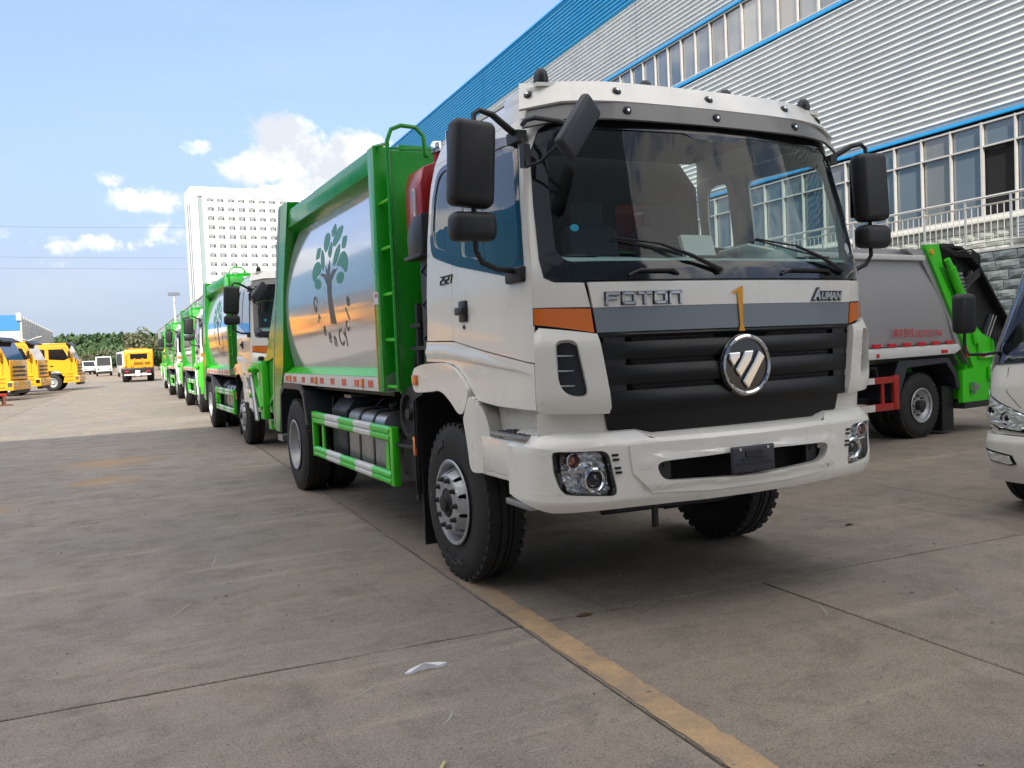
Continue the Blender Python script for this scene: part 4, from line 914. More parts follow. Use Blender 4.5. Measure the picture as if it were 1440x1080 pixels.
MB().add([gl(-21, -12.5, -.022), gl(15.2, -12.5, -.022), gl(15.2, 83, -.022), gl(-21, 83, -.022)], [(0, 1, 2, 3)]).build('joint_bed', mat('dark joint filler', (.03, .028, .025), .95), gr, 0)
xs_ = [-21, -16, -11, -5.6, 0, 4.9, 10, 15.2]; ys_ = [-12.5, -7.2] + [5.2*i for i in range(0, 17)]
slabs = []
for i in range(len(xs_)-1):
    for j in range(len(ys_)-1):
        x0, x1, y0, y1 = xs_[i], xs_[i+1], ys_[j], ys_[j+1]
        parts_ = [(x0, x1, y0, y1)]
        if x0 == 0 and j == 1: parts_ = [(x0, 1.66, y0, y1), (1.66, x1, y0, y1)]
        for (a, c, d, e) in parts_:
            g = .0075; g2 = .014; s = MB()
            top = [(a+g2, d+g2), (c-g2, d+g2), (c-g2, e-g2), (a+g2, e-g2)]; mid_ = [(a+g, d+g), (c-g, d+g), (c-g, e-g), (a+g, e-g)]
            # slightly wandering edges
            def edge(p, q, off):
                n = 26; o = []
                for k in range(n):
                    t = k/n; w = (random.random()-.5)*.006 if k else 0
                    dx, dy = q[0]-p[0], q[1]-p[1]; L = math.hypot(dx, dy)
                    o.append((p[0]+dx*t-dy/L*w, p[1]+dy*t+dx/L*w))
                return o
            near = (j <= 3)
            r1 = sum([edge(top[k], top[(k+1) % 4], 0) for k in range(4)], []) if near else top
            r2 = sum([edge(mid_[k], mid_[(k+1) % 4], 0) for k in range(4)], []) if near else mid_
            n = len(r1); s.v = [gl(*p, 0) for p in r1]+[gl(*p, -.0035) for p in r2]+[gl(*p, -.034) for p in r2]
            s.f = [tuple(range(n))]+[(q+k*n, (q+1) % n+k*n, (q+1) % n+(k+1)*n, q+(k+1)*n) for k in (0, 1) for q in range(n)]
            o = s.build('concrete_slab', M_conc[(i*5+j*3+int(a)) % 3], gr, 0); slabs.append(o)
# painted kerb-side line: worn orange strip between two edges
M_line = bpy.data.materials.new('worn orange line paint'); M_line.use_nodes = True
def line_mat():
    t = M_line.node_tree; b = t.nodes['Principled BSDF']; b.inputs['Roughness'].default_value = .8
    g = t.nodes.new('ShaderNodeNewGeometry')
    def nz(s, d, r): n = t.nodes.new('ShaderNodeTexNoise'); n.inputs['Scale'].default_value = s; n.inputs['Detail'].default_value = d; n.inputs['Roughness'].default_value = r; t.links.new(g.outputs['Position'], n.inputs['Vector']); return n.outputs[0]
    m1 = t.nodes.new('ShaderNodeMixRGB'); t.links.new(mth(t, 'MULTIPLY', mth(t, 'SUBTRACT', nz(5, 9, .75), .40, clamp=True), 4.5, clamp=True), m1.inputs[0])
    m1.inputs[1].default_value = (.46, .30, .15, 1); m1.inputs[2].default_value = (.29, .205, .125, 1)
    m2 = t.nodes.new('ShaderNodeMixRGB'); t.links.new(mth(t, 'MULTIPLY', mth(t, 'SUBTRACT', nz(70, 5, .8), .50, clamp=True), 5, clamp=True), m2.inputs[0])
    t.links.new(m1.outputs[0], m2.inputs[1]); m2.inputs[2].default_value = (.19, .16, .135, 1)
    m3 = t.nodes.new('ShaderNodeMixRGB'); t.links.new(mth(t, 'MULTIPLY', mth(t, 'SUBTRACT', nz(1.3, 7, .7), .54, clamp=True), 6, clamp=True), m3.inputs[0])
    t.links.new(m2.outputs[0], m3.inputs[1]); m3.inputs[2].default_value = (.20, .17, .14, 1)
    sp = t.nodes.new('ShaderNodeSeparateXYZ'); t.links.new(g.outputs['Position'], sp.inputs[0])
    mr = t.nodes.new('ShaderNodeMapRange'); t.links.new(sp.outputs[1], mr.inputs[0]); mr.inputs[1].default_value = -1.4; mr.inputs[2].default_value = 1.5; mr.inputs[3].default_value = 0; mr.inputs[4].default_value = .42
    m4 = t.nodes.new('ShaderNodeMixRGB'); t.links.new(mth(t, 'MULTIPLY', mth(t, 'SUBTRACT', mth(t, 'ADD', nz(3.1, 8, .7), mr.outputs[0]), .50, clamp=True), 3.0, clamp=True), m4.inputs[0])
    t.links.new(m3.outputs[0], m4.inputs[1]); m4.inputs[2].default_value = (.20, .168, .138, 1)
    t.links.new(m4.outputs[0], b.inputs['Base Color'])
line_mat()
def paint_strip(u0, u1, v0, v1, n, mt, jag=.006):
    s = MB(); L = []; Rr = []
    for k in range(n+1):
        v = v0+(v1-v0)*k/n; L.append((u0+random.uniform(-1, 1)*jag, v)); Rr.append((u1+random.uniform(-1, 1)*jag*1.6, v))
    s.v = [gl(*p, .0035) for p in L]+[gl(*p, .0035) for p in Rr]
    s.f = [(k, n+1+k, n+2+k, k+1) for k in range(n)]
    return s.build('painted_line', mt, None, 0)
tag(paint_strip(.012, .162, -7.1, 44, 900, M_line), kind='structure')
rs = random.Random(9)
for (x, y, L_, an, cv) in ((-2.13, -2.05, .16, .5, 3.0), (-1.9, -1.05, .18, .1, .6), (-1.55, -1.0, .14, .25, -.5), (-2.4, -1.6, .30, .55, .2), (1.2, -2.3, .22, -.3, .8), (-1.95, -2.45, .12, -.1, .4), (.2, -1.9, .25, .9, .5), (-3.0, .2, .35, 1.0, .2), (-2.6, 1.4, .4, 1.3, .15), (-2.2, .8, .3, 1.2, -.3)):
    s_ = MB(); n = 10; pa = []; aa = an; px_, py_ = x, y
    for k in range(n+1): pa.append((px_, py_, aa)); px_ += math.cos(aa)*L_/n; py_ += math.sin(aa)*L_/n; aa += cv*L_/n*2
    w_ = [.0035*math.sin(math.pi*(k+.5)/(n+1))*(1+.4*rs.random()) for k in range(n+1)]
    s_.v = [(q[0]-math.sin(q[2])*w, q[1]+math.cos(q[2])*w, .0016) for q, w in zip(pa, w_)]+[(q[0]+math.sin(q[2])*w, q[1]-math.cos(q[2])*w, .0016) for q, w in zip(pa, w_)]
    s_.f = [(k, n+1+k, n+2+k, k+1) for k in range(n)]
    s_.build('chalk_scuff', mat('pale scuff', (.34, .33, .30), .9), gr, 0)
# litter
def scrap(name, label, cat, pts, c, th, m, z=.012):
    s = MB(); n = len(pts); cz = c
    s.v = [(cz[0], cz[1], z+th*1.6)]+[(cz[0]+x, cz[1]+y, z*.35+th*(.6+.5*((k*7) % 3)/2)) for k, (x, y) in enumerate(pts)]+[(cz[0]+x*.96, cz[1]+y*.96, .001) for x, y in pts]
    s.f = [(0, k+1, (k+1) % n+1) for k in range(n)]+[(k+1, n+k+1, (k+1) % n+n+1, (k+1) % n+1) for k in range(n)]+[tuple(range(2*n, n, -1))]
    return tag(s.build(name, m, None, 30), label, cat)
scrap('plastic_scrap', 'crumpled translucent white plastic scrap lying on the open concrete', 'litter', [(-.11, -.02), (-.07, .015), (-.02, .035), (.04, .04), (.09, .025), (.115, -.005), (.07, -.012), (.02, .002), (-.04, -.004), (-.08, -.022)], (-1.97, -1.43), .010, mat('cloudy plastic', (.75, .76, .80), .35, coat=.4), .02)
q = MB().beam((-2.28, -2.42, .008), (-2.245, -2.375, .010), .012, .010).build('wood_chip', mat('pale wood', (.45, .38, .2), .8), None); tag(q, 'short pale straw-coloured stick on the concrete in the foreground', 'litter')
scrap('dry_leaf', 'curled brown dead leaf beside the orange line near the slab joint', 'leaf', [(-.05, 0), (-.02, .022), (.02, .018), (.055, .004), (.02, -.016), (-.02, -.012)], (-.90, -1.15), .006, mat('dead leaf', (.10, .05, .025), .9), .012)
scrap('dry_leaf', 'small dark dead leaf on the concrete right of the white bumper', 'leaf', [(-.04, 0), (-.01, .02), (.03, .01), (.04, -.006), (0, -.014)], (2.05, -.35), .006, mat('dark dead leaf', (.04, .03, .02), .9), .010)
scrap('dry_leaf', 'dark flat dead leaf on the concrete at the right edge', 'leaf', [(-.06, 0), (-.01, .02), (.05, .015), (.06, -.006), (0, -.016)], (2.05, -1.95), .006, MATS['dark dead leaf'], .010)
s = MB()
for k in range(240):
    a = random.random()*6.28; r_ = random.random()
    if r_ < .75: p = Vector((random.uniform(-5, 3.4), random.uniform(-3.5, 6), 0))
    else: p = Vector((random.uniform(-6, 0), random.uniform(4, 14), 0))
    w = random.uniform(.004, .011); m_ = Matrix.Rotation(a, 3, 'Z'); s.obox(p+Vector((0, 0, w*.35)), (w*1.6, w, w*.7), m_)
tag(s.build('grit', mat('stone chips', (.22, .20, .175), .9, var=.5, vscale=30), None), 'small stone chips and grit strewn over the concrete yard', None, kind='stuff')

# ================================================================ refuse truck row
truck = make_truck()
GRP = 'green and white garbage trucks lined up nose to tail'
tag(truck, 'nearest white and green garbage truck with an orange 1 on its cab front', 'garbage truck', GRP)
# tidy kerb-side number
patch('number_one', [(-.088, 1.792), (-.004, 1.834), (.004, 1.83), (-.002, 1.62), (.012, 1.579), (-.032, 1.579), (-.022, 1.62), (-.036, 1.795)], F(.020), M_yellow1, truck, du=.1, th=.001, inward=(0, 1, 0))
K = kids()
rows = [(.381, 10.75, .009, 'second garbage truck in the row, directly behind the nearest one'),
        (.869, 21.84, .024, 'third garbage truck in the row, in full sun'),
        (1.25, 32.7, .02, 'fourth garbage truck in the row, partly hidden by the third'),
        (1.80, 43.6, .04, 'farthest garbage truck, only a green sliver behind the fourth')]
for i, (x, y, a, lab) in enumerate(rows):
    c = copy_tree(truck, K, None, SMALL+('number_one',)+(('leaf_print', 'trunk_print', 'logo_letter', 'visor_cap_', 'seat', 'steering_wheel', 'leaf_spring', 'reflective_strip', 'step_bracket', 'lamp_bezel', 'reflector_') if i > 0 else ()))
    c.location = (x, y, 0); c.rotation_euler = (0, 0, -a); c['label'] = lab
    if i == 0: c['label'] = lab

# ================================================================ workshop hall on the right
KB = .052; ha = -math.atan(KB)
M_wsheet = mat('white corrugated sheet', (.56, .585, .58), .38, metal=.0, var=.12, vscale=.9, coat=.5)
M_bsheet = mat('blue corrugated sheet', (.010, .30, .56), .40, metal=.0, var=.08, vscale=1.2, coat=.15)
M_btrim = mat('blue trim', (.02, .27, .58), .4)
M_frame = mat('window frame', (.55, .53, .50), .45, metal=.3, var=.1)
M_pane = [mat('window pane %s' % n, c, .05, spec=.9, coat=1.0, var=.10, vscale=.8) for n, c in (('grey', (.12, .14, .155)), ('brown', (.17, .17, .16)), ('dark', (.06, .085, .11)), ('curtained', (.25, .25, .235)))]
M_conw = mat('concrete render', (.36, .36, .35), .85, var=.12, vscale=3)
hall = thing('workshop_hall', 'long workshop hall with blue and white corrugated cladding and two window bands on the right', 'factory building', (15.45, 0, 0), ha)
HY0, HY1 = -9.0, 118.0
def corrug(name, z0, z1, y0, y1, m, parent, x=0., pitch=.165, depth=.058):
    n = max(1, int(round((z1-z0)/pitch))); p = (z1-z0)/n; prof = []
    for k in range(n):
        z = z0+k*p; prof += [(x, z), (x, z+p*.48), (x-depth, z+p*.56), (x-depth, z+p*.66)]
    prof.append((x, z1)); s = MB(); m_ = len(prof)
    s.v = [(a, y0, z) for a, z in prof]+[(a, y1, z) for a, z in prof]
    s.f = [(i, i+m_, i+1+m_, i+1) for i in range(m_-1)]
    return s.build(name, m, parent, 25)
SH = 8.0
y = HY0; k = 0
while y < HY1:
    y1 = min(HY1, y+SH)
    corrug('white_cladding_sheet', 6.50, 10.60, y+.004, y1-.004, M_wsheet, hall, x=(k % 2)*.006)
    corrug('white_cladding_sheet', 12.45, 14.72, y+.004, y1-.004, M_wsheet, hall, x=(k % 2)*.006)
    corrug('blue_cladding_sheet', 14.74, 16.95, y+.004, y1-.004, M_bsheet, hall, x=(k % 2)*.006)
    y = y1; k += 1
for z, h, d in ((6.39, .09, .06), (10.63, .11, .06), (12.33, .10, .07), (16.95, .10, .08)):
    MB().box(-d, .02, HY0, HY1, z, z+h).build('blue_flashing', M_btrim, hall, bev=.01)
MB().box(.25, 22, HY0+.01, HY1-.01, 3.1, 16.9).build('hall_core', mat('dark hall inside', (.02, .02, .022), .9), hall)
MB().add([(0, HY0, 17.05), (11, HY0, 19.2), (22, HY0, 17.05), (0, HY1, 17.05), (11, HY1, 19.2), (22, HY1, 17.05)], [(0, 3, 4, 1), (1, 4, 5, 2), (0, 1, 2), (3, 5, 4), (0, 2, 5, 3)]).build('roof', M_bsheet, hall)
# window bands
rnd = random.Random(3)
def panebox(name, y0, y1, z0, z1, m, parent, x=.06):
    return MB().box(x, x+.012, y0, y1, z0, z1).build(name, m, parent, 0)
def band(y0, y1, z0, z1, w, rows_, kind):
    n = int((y1-y0)/w); y = y0
    for i in range(n):
        a = y0+i*w; mm = M_pane[rnd.choice((0, 0, 1, 1, 2, 3, 0))] if kind == 'u' else M_pane[rnd.choice((0, 1, 0, 2))]
        for (za, zb) in rows_:
            if kind == 'l' and abs(a+w/2-7.72) < .4 and za < 5: continue
            panebox('window_pane', a+.025, a+w-.025, za+.02, zb-.02, mm, hall, .055+rnd.random()*.012)
    for i in range(n+1):
        a = y0+i*w; t = .017 if (i % 4) else .027
        MB().box(-.03, .05, a-t, a+t, z0, z1).build('mullion', M_frame, hall, 0)
    for (za, zb) in rows_:
        for zz in {za, zb}: pass
    for zz in sorted({q for r_ in rows_ for q in r_}):
        MB().box(-.022, .045, y0, y0+n*w, zz-.02, zz+.02).build('window_rail', M_frame, hall, 0)
    return y0+n*w
yu = band(9.9, 60.0, 10.76, 12.32, .85, [(10.79, 12.29)], 'u')
yl = band(4.73, 26, 4.10, 6.33, .855, [(4.13, 5.76), (5.76, 6.30)], 'l')
for (a, c, z0, z1) in ((HY0, 9.87, 10.76, 12.32), (yu+.05, HY1, 10.76, 12.32), (HY0, 4.70, 4.1, 6.33), (yl+.05, HY1, 4.1, 6.33)):
    MB().box(.05, .08, a, c, z0, z1).build('distant_glazing', M_pane[0], hall, 0)
MB().box(-.16, .06, HY0, HY1, 3.98, 4.09).build('window_sill', mat('pale sill', (.55, .54, .50), .8, var=.08), hall, bev=.01)
# near-black box standing for the unlit room behind the open window
MB().box(.10, .24, 7.3, 8.2, 4.1, 5.8).build('open_window_gap', M_hole, hall)
# stone courses
M_stone = [mat('grey-green stone %s' % n, c, .85, var=.28, vscale=7, bump=.8, bscale=16) for n, c in (('one', (.13, .155, .155)), ('two', (.165, .19, .185)), ('three', (.11, .13, .135)))]
M_pstone = [mat('pale stone %s' % n, c, .85, var=.2, vscale=9, bump=.7, bscale=18) for n, c in (('one', (.38, .40, .35)), ('two', (.43, .44, .39)), ('three', (.31, .34, .31)))]
M_mort = mat('pale mortar', (.27, .28, .28), .95)
block_meshes = []
for k in range(6):
    s = MB(); s.box(0, .055, 0, 1, 0, 1); bm = bmesh.new()
    vs = [bm.verts.new(v) for v in s.v]; [bm.faces.new([vs[i] for i in f]) for f in s.f]
    fr = [f for f in bm.faces if abs(f.calc_center_median().x) < 1e-4]
    r_ = bmesh.ops.subdivide_edges(bm, edges=list(fr[0].edges), cuts=2, use_grid_fill=True)
    rn = random.Random(k)
    for v in bm.verts:
        if v.co.x < .02:
            inner = .02 < v.co.y < .98 and .02 < v.co.z < .98
            v.co.x = (-.016+rn.uniform(-.012, .012)) if inner else .012+rn.uniform(-.006, .008)
            if not inner: v.co.y += (0.5-v.co.y)*.02; v.co.z += (.5-v.co.z)*.04
    me = bpy.data.meshes.new('stone_block'); bmesh.ops.recalc_face_normals(bm, faces=bm.faces); bm.to_mesh(me); bm.free(); block_meshes.append(me)
def courses(parent, x, y0, y1, z0, z1, h, w, mats_):
    nz = int(round((z1-z0)/h)); cnt = 0
    for j in range(nz):
        y = y0-rnd.random()*w
        while y < y1:
            ww = w*rnd.uniform(.75, 1.35); a, c = max(y, y0), min(y+ww, y1)
            if c-a > .08:
                key = (rnd.randrange(6), rnd.randrange(3))
                nm = 'sb%d%d%s' % (key[0], key[1], mats_[0].name[:3])
                me = MATS.get(nm)
                if me is None: me = block_meshes[key[0]].copy(); me.name = 'stone_block'; me.materials.append(mats_[key[1]]); MATS[nm] = me
                o = bpy.data.objects.new('stone_block', me); COL.objects.link(o); o.parent = parent
                o.location = (x, a+.006, z0+j*h+.006); o.scale = (1, c-a-.012, h-.012); cnt += 1
            y += ww
    return cnt
MB().box(-.02+.05, .25, HY0, HY1, 3.1, 3.98).build('plinth_bed', M_mort, hall)
courses(hall, -.02, 5.0, 14.2, 3.22, 3.98, .19, .42, M_pstone)
# loading terrace with stone face and steel railing
terr = thing('stone_terrace', 'raised terrace faced with grey-green stone blocks along the hall', 'retaining wall', (14.05, 0, 0), ha)
MB().box(.05, 1.45, HY0, HY1, -.03, 3.17).build('terrace_core', M_mort, terr)
MB().box(.0, 1.43, HY0, HY1, 3.172, 3.215).build('terrace_paving', M_conw, terr)
courses(terr, -.0, 2.6, 12.2, 1.26, 3.165, .212, .44, M_stone)
MB().box(.0, .055, HY0, 2.59, -.03, 3.165).box(0, .055, 12.21, HY1, -.03, 3.165).box(0, .055, 2.59, 12.21, -.03, 1.25).build('far_stone_face', mat('grey-green stone far', (.12, .135, .13), .85, var=.35, vscale=5), terr)
rail = thing('steel_railing', 'stainless steel railing with thin balusters on the stone terrace', 'railing', (14.02, 0, 3.215), ha)
M_steel = mat('stainless steel', (.62, .60, .56), .34, metal=.7, var=.08)
MB().tube([(0.06, 5.2, 1.14), (.06, 40, 1.14)], .030, 8).build('handrail', M_steel, rail)
MB().tube([(.06, 5.2, .97), (.06, 40, .97)], .018, 6).build('upper_rail', M_steel, rail)
MB().tube([(.06, 5.2, .16), (.06, 40, .16)], .018, 6).build('lower_rail', M_steel, rail)
pm = MB().box(.04, .08, -.02, .02, 0, 1.12).build('post', M_steel, rail, 0); pm.location = (0, 5.40, 0)
bmh = MB().tube([(.06, 0, .17), (.06, 0, .96)], .011, 5).build('baluster', M_steel, rail); bmh.location = (0, 5.40+1.1/7, 0)
for i in range(31):
    y0 = 5.40+i*1.10
    if i:
        o = pm.copy(); COL.objects.link(o); o.location = (0, y0, 0)
    if i < 20:
        for k in range(1, 7):
            if i == 0 and k == 1: continue
            o = bmh.copy(); COL.objects.link(o); o.location = (0, y0+k*1.1/7, 0)
# louvred vent beside the open window
lv = MB().box(-.11, -.06, 6.15, 7.25, 3.45, 3.97).build('louvre_frame', M_alu, hall)
for k in range(6): MB().beam((-.12, 6.2, 3.50+k*.075), (-.12, 7.2, 3.50+k*.075), .05, .018).build('louvre_slat', M_steel, lv)
# ================================================================ hall behind the photographer (casts the long shade)
bh = thing('assembly_hall', 'tall pale hall closing the yard behind the camera', 'factory building', (0, 0, 0), ga)
SY = -10.5; SL = math.tan(SUN_EL)/math.cos(SUN_AZ)
BH = (15.05-SY)*SL*1.0
corrug2 = MB()
for x0 in range(-28, 4, 8):
    MB().box(x0+.01, min(4, x0+8)-.01, SY-.12, SY, 7.2, BH-2.5).build('white_cladding_sheet', M_wsheet, bh)
    MB().box(x0+.01, min(4, x0+8)-.01, SY-.12, SY, BH-2.48, BH).build('blue_cladding_sheet', M_bsheet, bh)
    MB().box(x0+.01, min(4, x0+8)-.01, SY-.10, SY-.02, 0, 4.2).build('wall_panel', M_wsheet, bh)
    MB().box(x0+.05, min(4, x0+8)-.05, SY-.09, SY-.04, 4.25, 7.15).build('window_pane', M_pane[0], bh)
    MB().box(x0-.05, x0+.05, SY-.12, SY+.02, 4.2, 7.2).build('mullion', M_frame, bh)
MB().box(-28, 4, SY-24, SY-.13, 0, BH-.02).build('hall_core', M_conw, bh)

lh = thing('store_hall', 'low blue-grey hall along the left of the yard, outside the picture', 'factory building', (0, 0, 0), ga)
for y0 in range(-40, 8, 8):
    corrug('grey_cladding_sheet', 1.2, 8.5, y0+.01, y0+7.99, mat('blue-grey cladding', (.16, .20, .24), .5, var=.1), lh, x=0)
lh.location = (-24, 0, 0); lh.rotation_euler = (0, 0, ga)
for o in list(lh.children):
    for v in o.data.vertices: v.co.x = -v.co.x
MB().box(-14, -.06, -40, 7.9, 0, 8.45).build('hall_core', M_conw, lh)
oh = thing('blue_hall', 'long blue-walled shed outside the left edge of the picture', 'factory building', (-30, 0, 0), ga)
for k in range(16):
    y0 = 12+k*8
    MB().box(-.1, 0, y0+.02, y0+7.98, 6.6, 17.3).build('blue_wall_panel', M_bsheet, oh); MB().box(-.1, 0, y0+.02, y0+7.98, 0, 3.8).build('pale_wall_panel', M_wsheet, oh)
    MB().box(-.12, -.05, y0+.05, y0+7.95, 3.85, 6.55).build('window_pane', M_pane[0], oh)
MB().box(-20, -.12, 12, 140, 0, 17.2).build('hall_core', M_conw, oh)

# ================================================================ grey and green loader truck on the right
M_gbox = mat('grey satin body', (.37, .365, .375), .34, metal=.25, coat=.3, var=.05, vscale=1.5)
def make_grey():
    T = thing('compactor_truck', 'grey-bodied compactor truck with a bright green tailgate, parked behind the white cab', 'garbage truck', (7.25, 3.05, 0), math.atan2(.094, .9956))
    # local: +x towards the tail, y = 0 near side, +y away
    side = [(-4.6, 1.33), (.80, 1.33), (.40, 2.08), (.05, 2.56), (-4.6, 2.52)]
    MB().prism([(-4.6, 1.15), (.82, 1.24), (1.05, .98), (.4, 2.0), (.04, 2.60), (-.42, 2.67), (-4.6, 2.60)], 'Y', .10, 2.15).build('body_shell', M_gbox, T)
    patch('side_panel', [(-4.6, 1.31), (.76, 1.33), (.62, 1.62), (.35, 2.12), (.04, 2.50), (-4.6, 2.50)], lambda x, z: Vector((x, .02-.05*math.sin(math.pi*(z-1.3)/1.25)+(.10 if x > 99 else 0), z)), M_gbox, T, du=.3, dv=.08, inward=(0, 1, 0), th=.03)
    patch('corner_frame', [(.78, 1.30), (1.09, .98), (.60, 1.75), (.06, 2.66), (-.40, 2.66), (-.02, 2.50), (.33, 2.05), (.60, 1.62)], lambda x, z: Vector((x, -.035, z)), M_gbox, T, du=1, inward=(0, 1, 0), th=.1, sharp=20)
    MB().box(-4.6, .03, -.06, .06, 2.50, 2.575).build('top_gutter', M_rail, T, bev=.01)
    MB().prism([(-4.6, 1.14), (.70, 1.17), (.86, 1.24), (.78, 1.31), (-4.6, 1.29)], 'Y', -.055, .05).build('bottom_rail', M_rail, T, bev=.006)
    for k in range(11):
        x = .50-k*.335; MB().box(x, x+.16, -.062, -.030, 1.315, 1.365).build('red_reflector', M_redref, T)
    MB().box(.36, .50, -.068, -.05, 1.19, 1.235).build('marker_lamp', M_redref, T)
    MB().box(-1.11, -1.06, -.068, -.05, 1.185, 1.235).build('marker_lamp', M_redref, T)
    text_obj('phone_lettering', '购车热线:', .145, lambda u, v: Vector((-.73+u*.78, -.028-.05*math.sin(math.pi*(1.46+v-1.3)/1.25), 1.445+v)), M_redref, T, th=.002)
    text_obj('phone_lettering', '15271331766', .135, lambda u, v: Vector((-.245+u*.86, -.028-.05*math.sin(math.pi*(1.46+v-1.3)/1.25), 1.435+v)), M_redref, T, th=.002, bold=.001)
    # green tailgate
    gp = [(-.02, 2.72), (.32, 2.74), (.42, 2.50), (.57, 2.46), (.98, 1.85), (1.36, 1.44), (1.74, 1.21), (1.80, .43), (.83, .44), (.82, .90), (1.10, .94), (1.30, 1.05), (1.06, .96)]
    gp = [(-.02, 2.72), (.32, 2.74), (.40, 2.45), (.72, 2.05), (1.02, 1.68), (1.36, 1.44), (1.76, 1.30), (1.86, .43), (.83, .44), (.83, .90), (1.12, .95)]
    patch('tailgate_side', gp, lambda x, z: Vector((x, -.08, z)), M_lgreen, T, du=2, inward=(0, 1, 0), th=.07, sharp=20)
    patch('tailgate_side', gp, lambda x, z: Vector((x, 2.3, z)), M_lgreen, T, du=2, inward=(0, -1, 0), th=.07, sharp=20)
    patch('recess', [(.30, 2.42), (.42, 2.40), (.88, 1.78), (.82, 1.70)], lambda x, z: Vector((x, -.084, z)), mat('shaded green', (.015, .20, .008), .5), T, du=2, inward=(0, 1, 0), th=.004, sharp=20)  # flat strip on the tailgate, shade of a hollow put into darker green
    MB().tube([(.50, -.14, 2.40), (.86, -.14, 1.80)], .062, 14).build('lift_cylinder', M_lgreen, T)
    MB().tube([(.42, -.13, 2.52), (.50, -.14, 2.40)], .045, 10).build('cylinder_eye', M_lgreen, T)
    MB().lathe([(.045, 0), (.045, .03), (0, .03)], (.90, -.12, 1.72), 'Y', 14, -1).build('pivot_pin', M_yellow1, T)
    MB().lathe([(.04, 0), (.04, .02), (0, .02)], (.13, -.08, 2.62), 'Y', 12, -1).build('pivot_pin', M_yellow1, T)
    for a, b_ in (((1.05, 1.62), (1.15, 1.30)), ((1.2, 1.45), (1.25, 1.1))): MB().beam((a[0], -.10, a[1]), (b_[0], -.10, b_[1]), .05, .09).build('hinge_plate', M_lgreen, T, bev=.01)
    MB().box(1.22, 1.70, -.12, -.07, 1.07, 1.17).build('lamp_bar', M_lgreen, T, bev=.006)
    MB().box(1.24, 1.33, -.126, -.119, 1.09, 1.15).build('tail_reflector', M_redref, T); MB().box(1.34, 1.52, -.126, -.119, 1.09, 1.15).build('tail_reflector', M_rail, T)
    MB().obox((.93, -.087, 1.20), (.07, .012, .20), Matrix.Rotation(R(-32), 3, 'Y')).build('red_reflector', M_redref, T)
    MB().box(.83, 1.92, -.10, 2.3, .36, .45).build('tail_beam', M_dark, T); MB().prism([(.9, .5), (1.05, 1.0), (1.7, 1.25), (1.78, .5)], 'Y', 0, 2.2).build('hopper', M_lgreen, T)
    MB().box(1.45, 1.75, -.16, -.09, .75, .95).build('valve_box', M_lgreen, T, bev=.01)
    MB().box(1.0, 1.18, -.13, -.09, .62, .70).box(1.02, 1.06, -.15, -.09, .56, .74).build('latch', M_alu, T)
    # black hopper lid with ribs, hoses
    hp = [(.36, 2.70), (.88, 2.68), (1.30, 2.44), (1.75, 1.95), (2.20, 1.50), (2.20, 1.38), (2.08, 1.20), (1.62, 1.22), (1.25, 1.62), (.9, 2.0), (.55, 2.35)]
    patch('hopper_lid', hp, lambda x, z: Vector((x, .05, z)), M_black, T, du=3, inward=(0, 1, 0), th=.05, sharp=20)
    patch('hopper_lid', hp, lambda x, z: Vector((x, 2.1, z)), M_black, T, du=3, inward=(0, 1, 0), th=.05, sharp=20)
    e = [(.36, 2.72), (.88, 2.70), (1.31, 2.46), (1.76, 1.97), (2.22, 1.50)]
    for (a, c), (d, f) in zip(e, e[1:]): MB().beam((a, -.0, c), (d, -.0, f), .16, .035).build('lid_edge', M_black, T)
    MB().add([(.36, 0, 2.71), (.88, 0, 2.69), (1.31, 0, 2.45), (1.76, 0, 1.96), (2.21, 0, 1.50), (.36, 2.1, 2.71), (.88, 2.1, 2.69), (1.31, 2.1, 2.45), (1.76, 2.1, 1.96), (2.21, 2.1, 1.50)], [(i, i+5, i+6, i+1) for i in range(4)]).build('lid_top', M_black, T)
    for a in ((1.02, 2.02, 1.22, 2.38), (1.56, 1.40, 1.76, 1.72), (1.62, 1.36, 1.84, 1.70)):
        MB().beam((a[0], .02, a[1]), (a[2], .02, a[3]), .03, .05).build('lid_rib', M_slate, T); MB().beam((a[0]+.05, -.0, a[1]+.0), (a[2]+.05, -.0, a[3]), .006, .008).build('rib_edge', M_rail, T)
    MB().box(.55, .82, .0, .1, 2.68, 2.76).build('lid_hinge', M_black, T)
    for k in range(4):
        o = .035*k
        MB().tube([(.36, -.10, 2.70-o*.3), (.62, -.14, 2.62-o*.5), (.95, -.18, 2.66-o), (1.18, -.16, 2.58-o), (1.20, -.15, 2.40-o), (1.02, -.14, 2.30-o), (.78, -.12, 2.22-o*2)], .014, 6).build('hydraulic_hose', M_black, T)
    MB().tube([(1.58, -.12, 1.45), (1.62, -.16, 1.1), (1.58, -.16, .86), (1.68, -.14, .78)], .018, 6).tube([(1.68, -.12, 1.40), (1.70, -.16, 1.0), (1.66, -.16, .85)], .018, 6).build('hydraulic_hose', M_black, T)
    for k in range(6): MB().box(.72+k*.02, .80+k*.02, -.13, -.09, 2.30-k*.055, 2.335-k*.055).build('valve_spool', M_chrome, T)
    MB().tube([(-1.45, .3, 2.62), (-1.1, .25, 2.64), (-.9, .25, 2.72), (-.6, .25, 2.78), (-.45, .25, 2.70)], .010, 5).build('loose_wire', M_rail, T)
    MB().tube([(-1.0, .3, 2.63), (-.7, .3, 2.65), (-.55, .3, 2.64)], .012, 5).build('loose_wire', M_black, T)
    # rear wheel, fender, flap, guard
    MB().box(-5.5, 1.2, .55, .63, .62, .85).box(-5.5, 1.2, 1.55, 1.63, .62, .85).build('chassis_rail', M_dark, T)
    w = thing('tmp', None, None)
    wk = wheel(T, 0, 0, .465, -1, 'side', name='wheel', rimr=.235, w=.25); 
